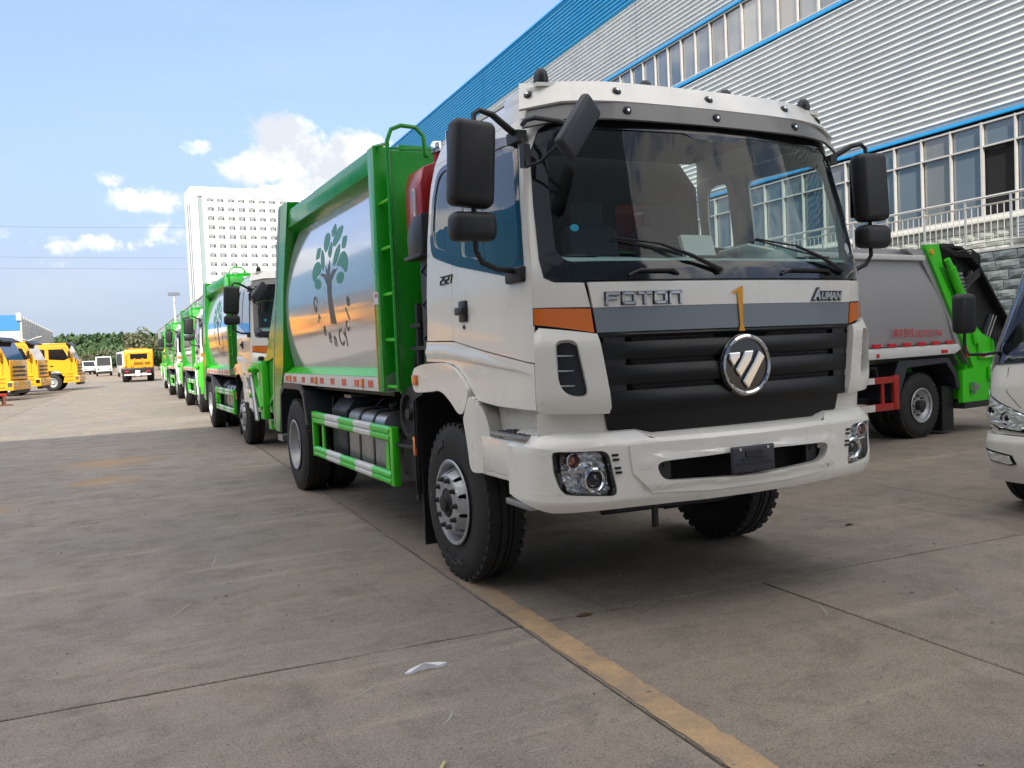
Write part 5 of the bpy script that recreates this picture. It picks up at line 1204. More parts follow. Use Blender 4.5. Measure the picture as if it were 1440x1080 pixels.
    for wm, yy in ((wk, .05),):
        for o in [wm]+[c for c in wm.children]:
            for v in o.data.vertices: x_, y_, z_ = v.co; v.co = (y_, x_+yy, z_)
    wk2 = wheel(T, 0, 0, .465, -1, 'inner', tread=False, rimr=.235, w=.25)
    for o in [wk2]+list(wk2.children):
        for v in o.data.vertices: x_, y_, z_ = v.co; v.co = (y_, x_+.36, z_)
    for yy in (1.75, 2.05):
        for xx in (0,):
            wk3 = wheel(T, 0, 0, .465, 1, 'inner', tread=False, rimr=.235, w=.25)
            for o in [wk3]+list(wk3.children):
                for v in o.data.vertices: x_, y_, z_ = v.co; v.co = (y_+xx, x_+yy, z_)
    for yy, sg in ((.05, -1), (2.1, 1)):
        wk4 = wheel(T, 0, 0, .465, sg, 'side', tread=False, rimr=.235, w=.25)
        for o in [wk4]+list(wk4.children):
            for v in o.data.vertices: x_, y_, z_ = v.co; v.co = (y_-4.0, x_+yy, z_)
    bpy.data.objects.remove(w)
    g = [(-.66, .60), (-.56, .74), (-.40, 1.06), (.53, 1.09), (.72, .86), (.80, .66)]
    for (a0, a1), (c0, c1) in zip(g, g[1:]):
        b = MB(); b.add([(a0, -.03, a1), (a0, .6, a1), (c0, .6, c1), (c0, -.03, c1), (a0, -.03, a1-.02), (a0, .6, a1-.02), (c0, .6, c1-.02), (c0, -.03, c1-.02)], [(0,1,2,3), (4,7,6,5), (0,4,5,1), (2,6,7,3), (1,5,6,2), (0,3,7,4)]).build('mudguard_sheet', M_slate, T)
    patch('mudguard_face', [(-.70, .60), (-.63, .60), (-.42, 1.02), (.50, 1.05), (.70, .84), (.76, .66), (.83, .68), (.76, .89), (.56, 1.12), (-.60, 1.12), (-.70, .95)], lambda x, z: Vector((x, -.04, z)), M_slate, T, du=2, inward=(0, 1, 0), th=.02)
    MB().box(.52, .80, .05, .56, .05, .70).build('mud_flap', M_black, T)
    for z0, z1 in ((.83, .92), (.46, .56)): MB().box(-3.2, -.70, -.05, -.01, z0, z1).build('guard_rail', M_red, T, bev=.008)
    MB().box(-.74, -.63, -.055, -.005, .46, .93).box(-.98, -.92, -.03, .0, .5, .9).build('guard_post', M_red, T, bev=.006)
    MB().box(-1.6, -1.16, -.054, -.006, .835, .915).build('guard_rail', M_rail, T); MB().box(-1.6, -1.16, -.054, -.006, .465, .555).build('guard_rail', M_rail, T)
    MB().tube([(-1.1, .2, 1.05), (-.9, .12, 1.03), (-.86, .12, .85)], .03, 8).build('air_hose', M_dark, T)
    MB().box(-6.6, -4.75, .0, 2.1, .75, 2.35).build('cab', M_white, T, bev=.12, seg=4)
    MB().box(-6.62, -5.9, -.01, .5, 1.5, 2.1).build('cab_window', M_gloss, T, bev=.02)
    return T
make_grey()

# ================================================================ white light truck at the right edge
def make_light(loc, rz, label, cat='truck'):
    T = thing('light_truck', label, cat, loc, rz)
    # local: front faces -y, x to the right of the picture, left corner at x=0 ; cab 1.85 wide
    Wd = 1.86; c = Wd/2
    def pl(x):   # plan curve of the nose
        a = abs(x-c)/c; return .16*a**3+.22*max(0, a-.82)/.18*max(0, a-.82)/.18*.6
    def prof(z): return float(np.interp(z, [.45, .8, 1.05, 1.30, 2.05, 2.15], [0, -.005, .02, .09, .52, .62]))
    def ff(x, z):
        k = .05*max(0, z-1.3)/.8; xx = c+(x-c)*(1-k); return Vector((xx, prof(z)+pl(x), z))
    fo = lambda o: (lambda x, z: ff(x, z)+Vector((0, -o, 0)))
    iw = (0, 1, 0)
    patch('nose_panel', [(.0, .72), (.0, 1.04), (.03, 1.17), (.10, 1.22), (.4, 1.24), (Wd-.4, 1.24), (Wd-.1, 1.22), (Wd-.03, 1.17), (Wd, 1.04), (Wd, .72)], fo(0), M_white, T, du=.06, dv=.06, inward=iw)
    MB().tube([ff(.26, 1.20)+Vector((0, -.001, 0)), ff(.27, 1.0)+Vector((0, -.001, 0)), ff(.40, .88)+Vector((0, -.001, 0))], .003, 4).build('panel_gap', M_hole, T)
    patch('cowl_trim', [(.02, 1.16), (.10, 1.22), (.4, 1.245), (Wd-.4, 1.245), (Wd-.1, 1.22), (Wd-.02, 1.16), (Wd-.03, 1.40), (.03, 1.40)], fo(.012), M_gloss, T, du=.08, inward=iw)
    patch('windscreen', [(.10, 1.36), (Wd-.10, 1.36), (Wd-.16, 2.04), (.16, 2.04)], fo(.004), M_glass, T, du=.12, inward=iw, th=0)
    patch('pillar_trim', [(.03, 1.30), (.13, 1.30), (.19, 2.06), (.10, 2.06)], fo(.010), M_gloss, T, du=.1, inward=iw)
    patch('pillar', [(.0, 1.18), (.06, 1.36), (.14, 2.12), (.06, 2.12), (.0, 1.5)], fo(.0), M_white, T, du=.1, inward=iw)
    patch('pillar', [(Wd, 1.18), (Wd-.06, 1.36), (Wd-.14, 2.12), (Wd-.06, 2.12), (Wd, 1.5)], fo(.0), M_white, T, du=.1, inward=iw)
    patch('interior_shade', [(.10, 1.30), (Wd-.1, 1.30), (Wd-.16, 2.04), (.16, 2.04)], fo(-.5), M_seat, T, du=.2, inward=iw)
    MB().box(.1, Wd-.1, .25, .65, 1.15, 1.36).build('dashboard', M_dash, T, bev=.03)
    rbox('cab_roof', (c+.2, 1.45, 2.14), (Wd-.55, 1.5, .12), M_white, T, .05)
    st = ff(.42, 1.55)+Vector((0, -.006, 0)); MB().lathe([(.06, 0), (.06, .002), (0, .002)], st, 'Y', 20, -1).build('round_sticker', mat('green sticker', (.12, .5, .2), .6), T)
    # side
    for xx, s in ((0, 1), (Wd, -1)):
        patch('door', [(.20, .72), (1.45, .72), (1.45, 1.32), (.22, 1.22)], lambda y, z, xx=xx, s=s: Vector((xx+s*.0, y+.1, z)), M_white, T, du=.3, inward=(s, 0, 0))
        patch('door_window', [(.35, 1.25), (1.40, 1.34), (1.40, 2.02), (.80, 2.02)], lambda y, z, xx=xx, s=s: Vector((xx+s*.05*(z-1.2), y, z)), M_gloss, T, du=.3, inward=(s, 0, 0))
    rbox('cab_back', (c, 1.62, 1.4), (Wd-.08, .12, 1.4), M_white, T, .03)
    # headlight
    def hl(s):
        q = (lambda x: x) if s > 0 else (lambda x: Wd-x)
        o = [(.004, 1.03), (.06, .985), (.25, .90), (.47, .82), (.52, .74), (.42, .68), (.20, .70), (.06, .76), (.012, .86)]; o = [(q(a), b) for a, b in o]
        h = patch('headlight', o, fo(.006), M_gloss, T, du=.05, inward=iw, th=.02)
        cx = sum(a for a, _ in o)/9; cz = sum(b for _, b in o)/9; o2 = [(cx+(a-cx)*.92, cz+(b-cz)*.9) for a, b in o]
        def rr(x, z): random.seed(int(x*7919+z*3571)); return fo(.008+random.uniform(0, .012))(x, z)
        patch('reflector', o2, rr, M_refl, h, du=.03, dv=.03, inward=iw, th=.002, sharp=0)
        for a, b_, r_ in ((.15, .84, .050), (.29, .79, .060)):
            p = fo(-.005)(q(a), b_); MB().lathe([(r_, 0), (r_*.95, .02), (r_*.75, .018), (r_*.6, 0)], p, 'Y', 22, -1).build('lamp_ring', M_chrome, h); MB().lathe([(r_*.62, 0), (r_*.4, .018), (0, .022)], p, 'Y', 18, -1).build('projector', M_gloss, h, 60)
        patch('lens', [(cx+(a-cx)*.97, cz+(b-cz)*.96) for a, b in o], fo(.045), M_lens, h, du=.06, inward=iw, th=0)
    hl(1); hl(-1)
    # bumper
    bo = lambda x, z: fo(.07-.16*max(0, .45-z)-.25*max(0, .40-z)-.5*max(0, z-.60))(x, z)
    bp = [(-.03, .30), (.08, .27), (Wd-.08, .27), (Wd+.03, .30), (Wd+.03, .60), (Wd, .655), (.0, .655), (-.03, .60)]
    patch('bumper', bp, bo, M_white, T, du=.06, dv=.04, inward=iw, th=.05)
    patch('bumper_strip', [(.0, .655), (Wd, .655), (Wd, .72), (.0, .72)], fo(-.012), M_white, T, du=.2, inward=iw)
    for k in range(6): p = fo(-.008)(.10+k*.10, .69); MB().lathe([(.008, 0), (.008, .004), (0, .004)], p, 'Y', 8, -1).build('fixing_hole', M_hole, T)
    for s in (1, -1):
        q = (lambda x: x) if s > 0 else (lambda x: Wd-x)
        f = patch('fog_lamp', [(q(.08), .535), (q(.36), .50), (q(.40), .43), (q(.34), .415), (q(.16), .435)], lambda x, z: bo(x, z)+Vector((0, -.006, 0)), M_gloss, T, du=.1, inward=iw, th=.01)
        def rr2(x, z): random.seed(int(x*7919+z*3571)); return bo(x, z)+Vector((0, -.012-random.random()*.008, 0))
        patch('reflector', [(q(.11), .52), (q(.34), .493), (q(.375), .435), (q(.33), .425), (q(.17), .446)], rr2, M_refl, f, du=.02, dv=.02, inward=iw, th=0, sharp=0)
    # mirror on a bent arm
    rbox('mirror_housing', (-.12, .14, 1.66), (.12, .22, .34), M_mir, T, .045)
    MB().tube([(-.12, .14, 1.49), (-.12, .14, 1.36), (-.08, .14, 1.31), (.05, .16, 1.31), (.16, .2, 1.33)], .014, 8).build('mirror_arm', M_mir, T)
    for xx, sg in ((.02, -1), (Wd-.02, 1)):
        wheel(T, xx, .75, .36, sg, 'side', rimr=.2, w=.20, tread=False, n=28); wheel(T, xx, 3.3, .36, sg, 'side', rimr=.2, w=.20, tread=False, n=28)
    MB().box(.1, Wd-.1, .2, 4.6, .5, .62).build('chassis_rail', M_dark, T)
    MB().box(-.02, Wd+.02, 1.8, 5.0, .75, 1.2).build('cargo_bed', M_alu, T)
    return T
lt = make_light((3.28, -.54, 0), R(-85), 'white light truck cut off by the right edge of the picture, only its corner showing')

# ================================================================ yellow trucks on the left
M_yel = mat('yellow truck paint', (.78, .36, .012), .35, coat=.5, var=.05)
M_ora = mat('orange steel', (.70, .20, .015), .45, var=.12)
def make_yellow(body=True):
    T = thing('yellow_truck', '', 'truck')
    # local: front faces +x, width along y (0 = near side), front axle x=0
    W2 = 2.45
    sp = [(-.95, .95), (-.95, 2.88), (-.80, 2.98), (.75, 2.98), (.92, 2.86), (1.32, 1.95), (1.42, 1.45), (1.42, .95), (.62, .95), (.55, 1.12), (.30, 1.30), (-.30, 1.30), (-.58, 1.08), (-.64, .95)]
    def sd(off, yy, s): return lambda x, z: Vector((x, yy+s*off+s*.05*max(0, z-2.0)*1.0, z))
    h1 = [(-.15, 1.98), (-.15, 2.62), (.70, 2.62), (.98, 2.02), (.72, 1.90)]; h2 = [(-.68, 2.05), (-.35, 2.05), (-.35, 2.62), (-.68, 2.62)]
    for yy, s in ((0, 1), (W2, -1)):
        patch('cab_side', sp, sd(0, yy, s), M_yel, T, holes=[h1, h2], du=.3, inward=(0, s, 0), th=.04)
        for h in (h1, h2): patch('side_window', h, sd(.02, yy, s), M_gloss, T, du=1, inward=(0, s, 0), th=.01)
        MB().tube([sd(-.001, yy, s)(-.22, .98), sd(-.001, yy, s)(-.22, 2.72), sd(-.001, yy, s)(.80, 2.72), sd(-.001, yy, s)(1.12, 2.0), sd(-.001, yy, s)(1.1, 1.25)], .009, 4).build('door_gap', M_hole, T)
        MB().box(-.10, .08, yy-.012*s, yy+.01, 1.52, 1.60).build('door_handle', M_black, T)
        patch('wheel_arch', [(-.80, .92), (-.72, 1.18), (-.40, 1.42), (.0, 1.47), (.40, 1.42), (.62, 1.22), (.72, .92), (.60, .92), (.52, 1.12), (.30, 1.26), (-.30, 1.26), (-.54, 1.08), (-.62, .92)], lambda x, z, yy=yy, s=s: Vector((x, yy-.05*s, z)), M_yel, T, du=1, inward=(0, s, 0), th=.3)
        patch('side_skirt', [(.60, .50), (1.50, .52), (1.50, .96), (.72, .96)], lambda x, z, yy=yy, s=s: Vector((x, yy-.02*s, z)), M_yel, T, du=1, inward=(0, s, 0), th=.3)
        for z in (.62, .86, 1.06): MB().box(.78, 1.18, yy-.05*s, yy+.1*s, z, z+.05).build('cab_step', M_ora if z < 1 else M_yel, T)
        rbox('mirror_housing', (1.05, yy-.28*s, 2.25), (.12, .22, .42), M_mir, T, .03); MB().tube([(1.0, yy, 2.6), (1.05, yy-.28*s, 2.55), (1.05, yy-.28*s, 1.95), (1.1, yy, 1.85)], .015, 5).build('mirror_arm', M_black, T)
        for xw in (0, -3.9, -5.2) if body else (0,):
            w = wheel(T, 0, 0, .52, -1, 'side', rimr=.27, w=.27, tread=False, n=32)
            for o in [w]+list(w.children):
                for v in o.data.vertices: x_, y_, z_ = v.co; v.co = (y_+xw, (x_*s+yy+.05*s), z_)
            w.children[0].data.materials[0] = M_rail
    MB().add([(.92, .05, 2.86), (.92, W2-.05, 2.86), (1.32, W2, 1.95), (1.32, 0, 1.95)], [(0, 1, 2, 3)]).build('windscreen', M_gloss, T)
    MB().box(1.40, 1.44, .0, W2, 1.0, 1.94).build('front_panel', M_yel, T, bev=.02)
    for z in (1.15, 1.35, 1.55): MB().box(1.44, 1.46, .35, W2-.35, z, z+.09).build('grille_bar', M_black, T)
    MB().box(1.25, 1.56, -.03, W2+.03, .48, .95).build('bumper', M_yel, T, bev=.05)
    for yy in (.08, W2-.48): MB().box(1.54, 1.58, yy, yy+.40, .68, .86).build('headlight', M_chrome, T, bev=.01); MB().box(1.30, 1.50, yy-.12 if yy < 1 else yy+.40, yy-.10 if yy < 1 else yy+.42, .66, .86).build('headlight', M_chrome, T)
    MB().box(1.3, 1.55, .2, W2-.2, .34, .47).build('lower_valance', M_dark, T)
    MB().box(-.9, .9, .02, W2-.02, 2.93, 3.0).build('roof', M_yel, T, bev=.03); MB().box(-.96, -.92, 0, W2, .95, 2.9).build('cab_back', M_yel, T)
    MB().box(-.9, 1.3, .1, W2-.1, 1.0, 1.1).build('cab_floor', M_dark, T); MB().prism([(.80, 2.98), (1.20, 2.80), (1.22, 2.86), (.85, 3.06)], 'Y', .1, W2-.1).build('sun_visor', M_black, T)
    MB().box(-1.25, -1.0, .3, W2-.3, 1.1, 2.75).build('air_stack', M_dark, T, bev=.03)
    if body:
        MB().box(-7.0, 1.2, .75, .85, .70, .98).box(-7.0, 1.2, 1.6, 1.7, .70, .98).build('chassis_rail', M_dark, T)
        MB().box(-7.2, -1.4, .02, W2-.02, 1.0, 1.22).build('deck', M_ora, T)
        MB().prism([(-1.45, 1.22), (-1.45, 2.5), (-1.75, 2.95), (-2.1, 2.6), (-2.6, 1.22)], 'Y', .5, 1.0).build('boom_bracket', M_yel, T, bev=.02)
        MB().prism([(-1.6, 1.22), (-1.8, 2.9), (-2.3, 2.9), (-2.9, 1.22)], 'Y', 1.2, 2.1).build('winch_frame', M_ora, T, bev=.02)
        MB().beam((-2.2, 1.2, 2.5), (-6.2, 1.2, 1.9), .35, .30).build('boom', M_yel, T, bev=.02)
        MB().box(-3.3, -1.4, .0, .10, .55, 1.0).build('tool_locker', M_yel, T, bev=.02)
    return T
yt = make_yellow(); K = kids()
gy = 'yellow tow trucks parked along the left side'
tag(yt, 'complete yellow tow truck cab seen in profile, rightmost of the yellow row', 'tow truck', gy)
def ypos(px, D_, a):
    p = CAM+ray(px, 530)*D_; v = Matrix.Rotation(a, 3, 'Z') @ Vector((1.5, 0, 0)); return (p.x-v.x, p.y-v.y, 0)
yt.location = ypos(111, 55, R(-7)); yt.rotation_euler = (0, 0, R(-7))
for loc_, a, lab in ((ypos(56, 48, R(-10)), -10, 'middle yellow tow truck in front of the blue shed, with an orange rear frame'),
                     (ypos(17, 41, R(-14)), -14, 'yellow truck cab cut off by the left edge of the picture'),
                     ((-13.8, 47, 0), -12, 'yellow truck outside the left edge, behind the cut-off yellow cab'), ((-15.5, 53, 0), -10, 'yellow truck outside the left edge, deeper in the yellow row'),
                     ((-19.5, 60, 0), -8, 'yellow truck outside the left edge, farthest from the camera'), ((-13.5, 34, 0), -14, 'yellow truck outside the left edge, nearest to the camera'),
                     ((-13.8, 66, 0), -6, 'yellow truck parked behind the row beside the blue shed')):
    c = copy_tree(yt, K); c.location = loc_; c.rotation_euler = (0, 0, R(a)); c['label'] = lab
# red pallet-jack shaped stand on the ground at the left edge
st = thing('steel_stand', 'small red and brown steel stand on the concrete at the left edge', 'stand', (-6.35, 36.2, 0), .2)
MB().box(-.5, .05, -.2, .3, .42, .50).build('stand_top', M_red, st); MB().box(-.1, 0, -.2, -.1, 0, .44).box(-.1, 0, .2, .3, 0, .44).build('leg', mat('rusty steel', (.14, .05, .03), .8), st); MB().box(-.45, .25, -.22, .32, 0, .05).build('foot_plate', MATS['rusty steel'], st)

# flatbed seen from behind
fb = thing('flatbed_truck', 'yellow flatbed tow truck driving away, seen from behind beside the garbage trucks', 'tow truck', (.55, 71.0, 0), R(-4))
MB().box(-1.22, 1.22, 0, 7.5, .95, 1.12).build('deck', M_dark, fb); MB().box(-1.22, 1.22, -.12, 0, .78, 1.16).build('tail_board', M_black, fb, bev=.02)
MB().box(-1.0, 1.0, -.10, .1, .55, .68).build('under_lift', M_rail, fb); MB().box(-.18, .18, -.16, .1, .50, .95).build('lift_post', M_rail, fb)
for x in (-1.12, 1.0): MB().box(x, x+.12, .2, 7.4, 1.12, 1.30).build('deck_side', M_yel, fb)
b = MB(); b.tube([(-1.05, 6.6, 1.1), (-1.05, 6.6, 2.1), (-.85, 6.6, 2.42), (.85, 6.6, 2.42), (1.05, 6.6, 2.1), (1.05, 6.6, 1.1)], .11, 8); b.build('head_frame', M_yel, fb)
MB().box(-1.2, 1.2, 7.8, 9.6, 1.0, 2.75).build('cab', M_yel, fb, bev=.15, seg=3); MB().box(-.7, .7, 7.76, 7.82, 1.9, 2.5).build('rear_window', M_gloss, fb); MB().box(-.8, .8, 8.2, 8.6, 2.76, 2.86).build('light_bar', M_ora, fb)
MB().beam((-.5, 5.6, 1.15), (-.3, 6.4, 1.9), .12, .12).build('winch_frame', M_ora, fb); MB().beam((.5, 5.6, 1.15), (.3, 6.4, 1.9), .12, .12).build('winch_frame', M_ora, fb)
for s in (-1, 1):
    for yy in (1.8, 8.4): wheel(fb, s*1.18, yy, .48, s, 'side', rimr=.25, w=.5, tread=False, n=24)
    MB().box(s*.80-.14, s*.80+.14, -.14, -.11, .82, .92).build('tail_lamp', M_redref, fb)

# ================================================================ small far vehicles
def small_van(loc, rz, m, label, cat='van', L=5.0, h=2.2):
    T = thing('parked_van' if cat == 'van' else 'parked_lorry', label, cat, loc, rz, 'small vehicles far down the yard')
    MB().prism([(0, .45), (0, 1.1), (.5, 1.3), (1.0, h-.1), (1.3, h), (L, h), (L, .45)], 'X', -.95, .95).build('body', m, T, bev=.06)
    MB().add([(-.85, .52, 1.32), (.85, .52, 1.32), (.80, .96, h-.15), (-.80, .96, h-.15)], [(0, 1, 2, 3)]).xf(lambda v: v+Vector((0, -.02, .02))).build('windscreen', M_gloss, T)
    MB().box(-.96, -.95, 1.3, L-.5, 1.35, h-.25).build('side_window', M_gloss, T); MB().box(-.9, .9, -.05, .1, .35, .65).build('bumper', M_black, T, bev=.02)
    for s in (-1, 1):
        MB().box(s*.72-.13, s*.72+.13, -.01, .02, .78, .98).build('headlight', M_chrome, T)
        for yy in (.9, L-.9): MB().lathe([(.34, 0), (.34, .2), (.2, .21), (0, .21)], (s*.75, yy, .34), 'X', 18, s).build('wheel', M_tyre, T)
    return T
small_van((-4.3, 108, 0), R(20), M_white, 'small white van far away beyond the yellow truck cab')
small_van((-.9, 122, 0), R(0), M_white, 'white van with its front to the camera, left of the flatbed', L=6, h=2.6)
small_van((1.6, 100, 0), R(4), M_rail, 'white box lorry half hidden just left of the yellow flatbed', 'lorry', 7, 2.9)
small_van((-2.4, 150, 0), R(12), M_rail, 'pale van at the far end of the yard under the trees')
small_van((-.6, 158, 0), R(5), M_white, 'tiny white van, farthest at the end of the yard')

# ================================================================ distant buildings
def block(T, name, poly, z0, z1, m): return MB().prism(poly, 'Z', z0, z1).build(name, m, T)
fs = thing('blue_shed', 'far workshop shed with blue fascia on the left behind the yellow trucks', 'shed', (0, 0, 0), 0)
C1 = Vector((-12.2, 155.5)); C2 = Vector((-9.6, 232)); C0 = Vector((-75, 158.5))
# heights from the skyline
block(fs, 'shed_core', [(C0.x, C0.y+.3), (C1.x-.3, C1.y+.3), (C2.x-.3, C2.y), (C0.x, C2.y)], 0, 9.95, M_conw)
MB().box(0, 62.6, -.15, 0, 7.5, 10.1).xf(lambda v: Vector((C1.x-v.x, C1.y+v.y+v.x*.048, v.z))).build('blue_fascia', mat('far blue fascia', (.035, .20, .50), .5), fs)
for k in range(9): MB().box(k*7, k*7+6.9, -.15, 0, 0, 7.5).xf(lambda v: Vector((C1.x-v.x, C1.y+v.y+v.x*.048, v.z))).build('front_wall_panel', mat('far pale wall', (.55, .58, .58), .6, var=.1), fs)
for k in range(9): MB().box(k*7+1.5, k*7+5.2, -.2, -.15, 3.6, 5.0).xf(lambda v: Vector((C1.x-v.x, C1.y+v.y+v.x*.048, v.z))).build('window', M_pane[2], fs)
dsd = (C2-C1); Ls = dsd.length; dsd /= Ls
for k in range(17):
    a = k*4.5; MB().box(a+.05, a+4.45, 0, .12, 0, 9.9).xf(lambda v: Vector((C1.x+dsd.x*v.x+v.y, C1.y+dsd.y*v.x, v.z))).build('side_wall_panel', mat('far grey glazing', (.27, .31, .33), .25, var=.15, vscale=.3), fs)
    MB().box(a-.05, a+.05, .05, .3, 0, 9.95).xf(lambda v: Vector((C1.x+dsd.x*v.x+v.y, C1.y+dsd.y*v.x, v.z))).build('side_post', M_frame, fs)
MB().box(-.4, .3, -.4, .3, 9.2, 10.4).xf(lambda v: Vector((C1.x+v.x, C1.y+v.y, v.z))).build('corner_cap', M_rail, fs)
# lower annex
an = thing('grey_annex', 'low grey glazed annex hall above the green truck roofs in the distance', 'building', (0, 0, 0), 0)
A1 = ray(287, 413); A2 = ray(222, 464)
za = 13.0
def onz(px, py, z): r_ = ray(px, py); t = (z-CAM.z)/r_.z; return CAM+r_*t
P1, P2 = onz(291, 409.5, za), onz(226, 461, za)
dv = (P2-P1); La = min(dv.length, 220); dv.normalize(); P1 = P1-dv*12
for k in range(20):
    a = k*10; mm = mat('far grey glazing', (.27, .31, .33), .25)
    MB().box(a+.1, a+9.9, 0, .2, 0, za-.3).xf(lambda v: P1*1.0+dv*v.x+Vector((v.y, 0, 0))+Vector((0, 0, v.z-P1.z))).build('glazed_bay', mm, an)
    MB().box(a-.12, a+.12, -.1, .2, 0, za).xf(lambda v: P1*1.0+dv*v.x+Vector((v.y, 0, 0))+Vector((0, 0, v.z-P1.z))).build('bay_post', M_frame, an)
MB().box(0, 200, .2, 30, 0, za-.1).xf(lambda v: P1*1.0+dv*v.x+Vector((v.y, 0, 0))+Vector((0, 0, v.z-P1.z))).build('annex_core', M_conw, an)
MB().box(0, 200, -.15, .2, za-.3, za).xf(lambda v: P1*1.0+dv*v.x+Vector((v.y, 0, 0))+Vector((0, 0, v.z-P1.z))).build('eaves', M_frame, an)

# white tower block
M_tw = mat('white tower render', (.84, .84, .84), .8)
tw = thing('tower_block', 'white high-rise with rows of grey windows standing behind the garbage trucks', 'tower block', (36.9, 346.2, 0), R(1.5))
TW, TH_, TD_ = 64., 67.8, 17.
MB().box(8.6, TW, .45, TD_-.1, 0, TH_-3.4).build('main_wall', M_tw, tw); MB().box(0, TW, .0, TD_, TH_-3.4, TH_).build('parapet', M_tw, tw)
MB().box(0, 2.45, 0, TD_, 0, TH_-3.4).build('end_pier', M_tw, tw); MB().box(2.45, 4.3, .5, TD_-.2, 0, TH_-3.4).build('glass_strip', mat('tower green glass', (.25, .31, .31), .4, coat=.2), tw)
MB().box(4.3, 8.6, .2, TD_-.1, 0, TH_-3.4).build('stair_wall', M_tw, tw)
MB().box(-.05, 0, 3, 5.2, 0, TH_-6).box(-.05, 0, 8, 10.5, 0, TH_-6).build('side_glass_strip', mat('tower grey glass', (.16, .18, .19), .3), tw)
M_tg = [mat('tower window %s' % n, c, .35, coat=.3) for n, c in (('pale', (.24, .25, .25)), ('mid', (.15, .16, .16)), ('dark', (.05, .055, .055)))]
wmesh = {}
def towin(x, z, w, h, parent):
    key = (w, h, rnd.randrange(5))
    if key not in wmesh:
        fr = MB().box(0, w, -.06, .0, 0, h).build('window', M_frame, parent, 0); subs = []
        # panes: two transoms, three lights
        for i in range(3):
            for (a, c) in ((.06, h*.62), (h*.66, h-.06)):
                m = M_tg[(key[2]*3+i*2+(1 if a < .1 else 0)) % 3 if a < .1 else (key[2]+i) % 2]
                subs.append(MB().box(.07+i*(w-.08)/3, (i+1)*(w-.08)/3, -.075, -.061, a, c).build('pane', m, fr, 0))
        wmesh[key] = (fr, subs); o = fr
    else:
        fr, subs = wmesh[key]; o = fr.copy(); COL.objects.link(o)
        for s_ in subs: c_ = s_.copy(); COL.objects.link(c_); c_.parent = o
    o.location = (x, .44, z)
    return o
xsw = [7.1+.0] + [10.9+3.95*i for i in range(6)] + [34.9, 40.5, 45, 49.2, 53.4, 57.5]
for j in range(14):
    z = TH_-3.4-2.05-3.55*j
    if z < 14: break
    for i, x in enumerate(xsw):
        if i > 8 and j > 8: continue
        o = towin(x-1.3+.0, z-.0, 2.6, 1.75 if j else 1.35, tw)
        if i == 0: o.location.y = .19
MB().box(27.5, 36.5, 2, 14, TH_, TH_+2.2).build('penthouse', M_tw, tw)
for k in range(4): MB().tube([(37+k*3.9/2.0, 6, TH_), (37+k*3.9/2.0, 6, TH_+5.2)], .55, 10).build('flue', M_tw, tw)

# ================================================================ poles and wires
sl_ = thing('solar_lamp_post', 'tall white solar lamp post with a grey panel above the garbage trucks', 'lamp post')
D_ = 90.; pt = CAM+ray(244.5, 416)*D_; sl_.location = (pt.x, pt.y, 0)
MB().tube([(0, 0, 0), (0, 0, pt.z)], [.12, .08], 10).build('pole', M_rail, sl_); MB().obox((0, 0, pt.z+.2), (1.15, .5, .06), Matrix.Rotation(R(38), 3, 'X')).build('solar_panel', mat('solar cell', (.10, .11, .13), .3), sl_)
MB().tube([(0, 0, pt.z-.8), (0, -.7, pt.z-.55)], .03, 6).build('lamp_arm', M_rail, sl_)
for px, py, D_, lab in ((240, 0, 0, ''),):
    pass
def lamp(px, py, D_, lab):
    p = CAM+ray(px, py)*D_; T = thing('street_lamp', lab, 'street lamp', (p.x, p.y, 0), 0, 'white street lamps'); h = p.z
    MB().tube([(0, 0, 0), (0, 0, h)], [.09, .05], 8).build('pole', M_rail, T)
    for s in (-1, 1): MB().tube([(0, 0, h-.1), (s*.9, 0, h+.25)], .035, 6).build('arm', M_rail, T); MB().obox((s*1.1, 0, h+.3), (.55, .2, .08), Matrix.Rotation(R(-12*s), 3, 'Y')).build('lamp_head', M_rail, T)
lamp(39, 478, 95, 'white street lamp with two arms in front of the grey shed wall')
for i, (ya, yb, zz) in enumerate(((313, 316, 0), (356, 358.5, 0), (372, 374, 0))):
    a = CAM+ray(-700, ya-8)*420; c = CAM+ray(262, yb)*420; e = CAM+ray(1000, yb+2)*420
    n = 24; pts = []
    for k in range(n+1):
        t = k/n; p = a.lerp(c, t*1.5) if False else a+(c-a)*(t*1.35); pts.append(p+Vector((0, 0, -2.0*math.sin(math.pi*t))))
    w_ = MB().tube(pts, .085, 4).build('power_line', mat('cable', (.10, .10, .11), .6), None)
    tag(w_, ('uppermost', 'middle', 'lowest')[i]+' power line crossing the sky left of the white tower', 'power line', 'overhead power lines')
def pylon(px, ytop, ybot, D_, lab):
    b0 = CAM+ray(px, ybot)*D_; b0.z = 0; h = (CAM+ray(px, ytop)*D_).z; s = MB()
    for sx, sy in ((-1, -1), (1, -1), (1, 1), (-1, 1)): s.tube([b0+Vector((sx*2.4, sy*2.4, 0)), b0+Vector((sx*.4, sy*.4, h*.75)), b0+Vector((0, 0, h))], .16, 4)
    for k in range(6): z = h*.12*k; w = 2.4-2.0*z/(h*.75); s.tube([b0+Vector((-w, -w, z)), b0+Vector((w*.85, -w, z+h*.12))], .10, 3)
    for z in (.72, .82, .92): s.tube([b0+Vector((-3.4, 0, h*z)), b0+Vector((3.4, 0, h*z))], .14, 4)
    tag(s.build('electricity_pylon', mat('galvanised lattice', (.25, .26, .28), .6), None), lab, 'pylon', 'pylons on the wooded ridge')
pylon(130, 463, 482, 430, 'taller lattice pylon on the wooded skyline above the yard'); pylon(175, 468, 482, 500, 'smaller faint pylon on the skyline left of the round tree'); pylon(92, 474, 482, 520, 'tiny pylon over the shed end at the left of the ridge')

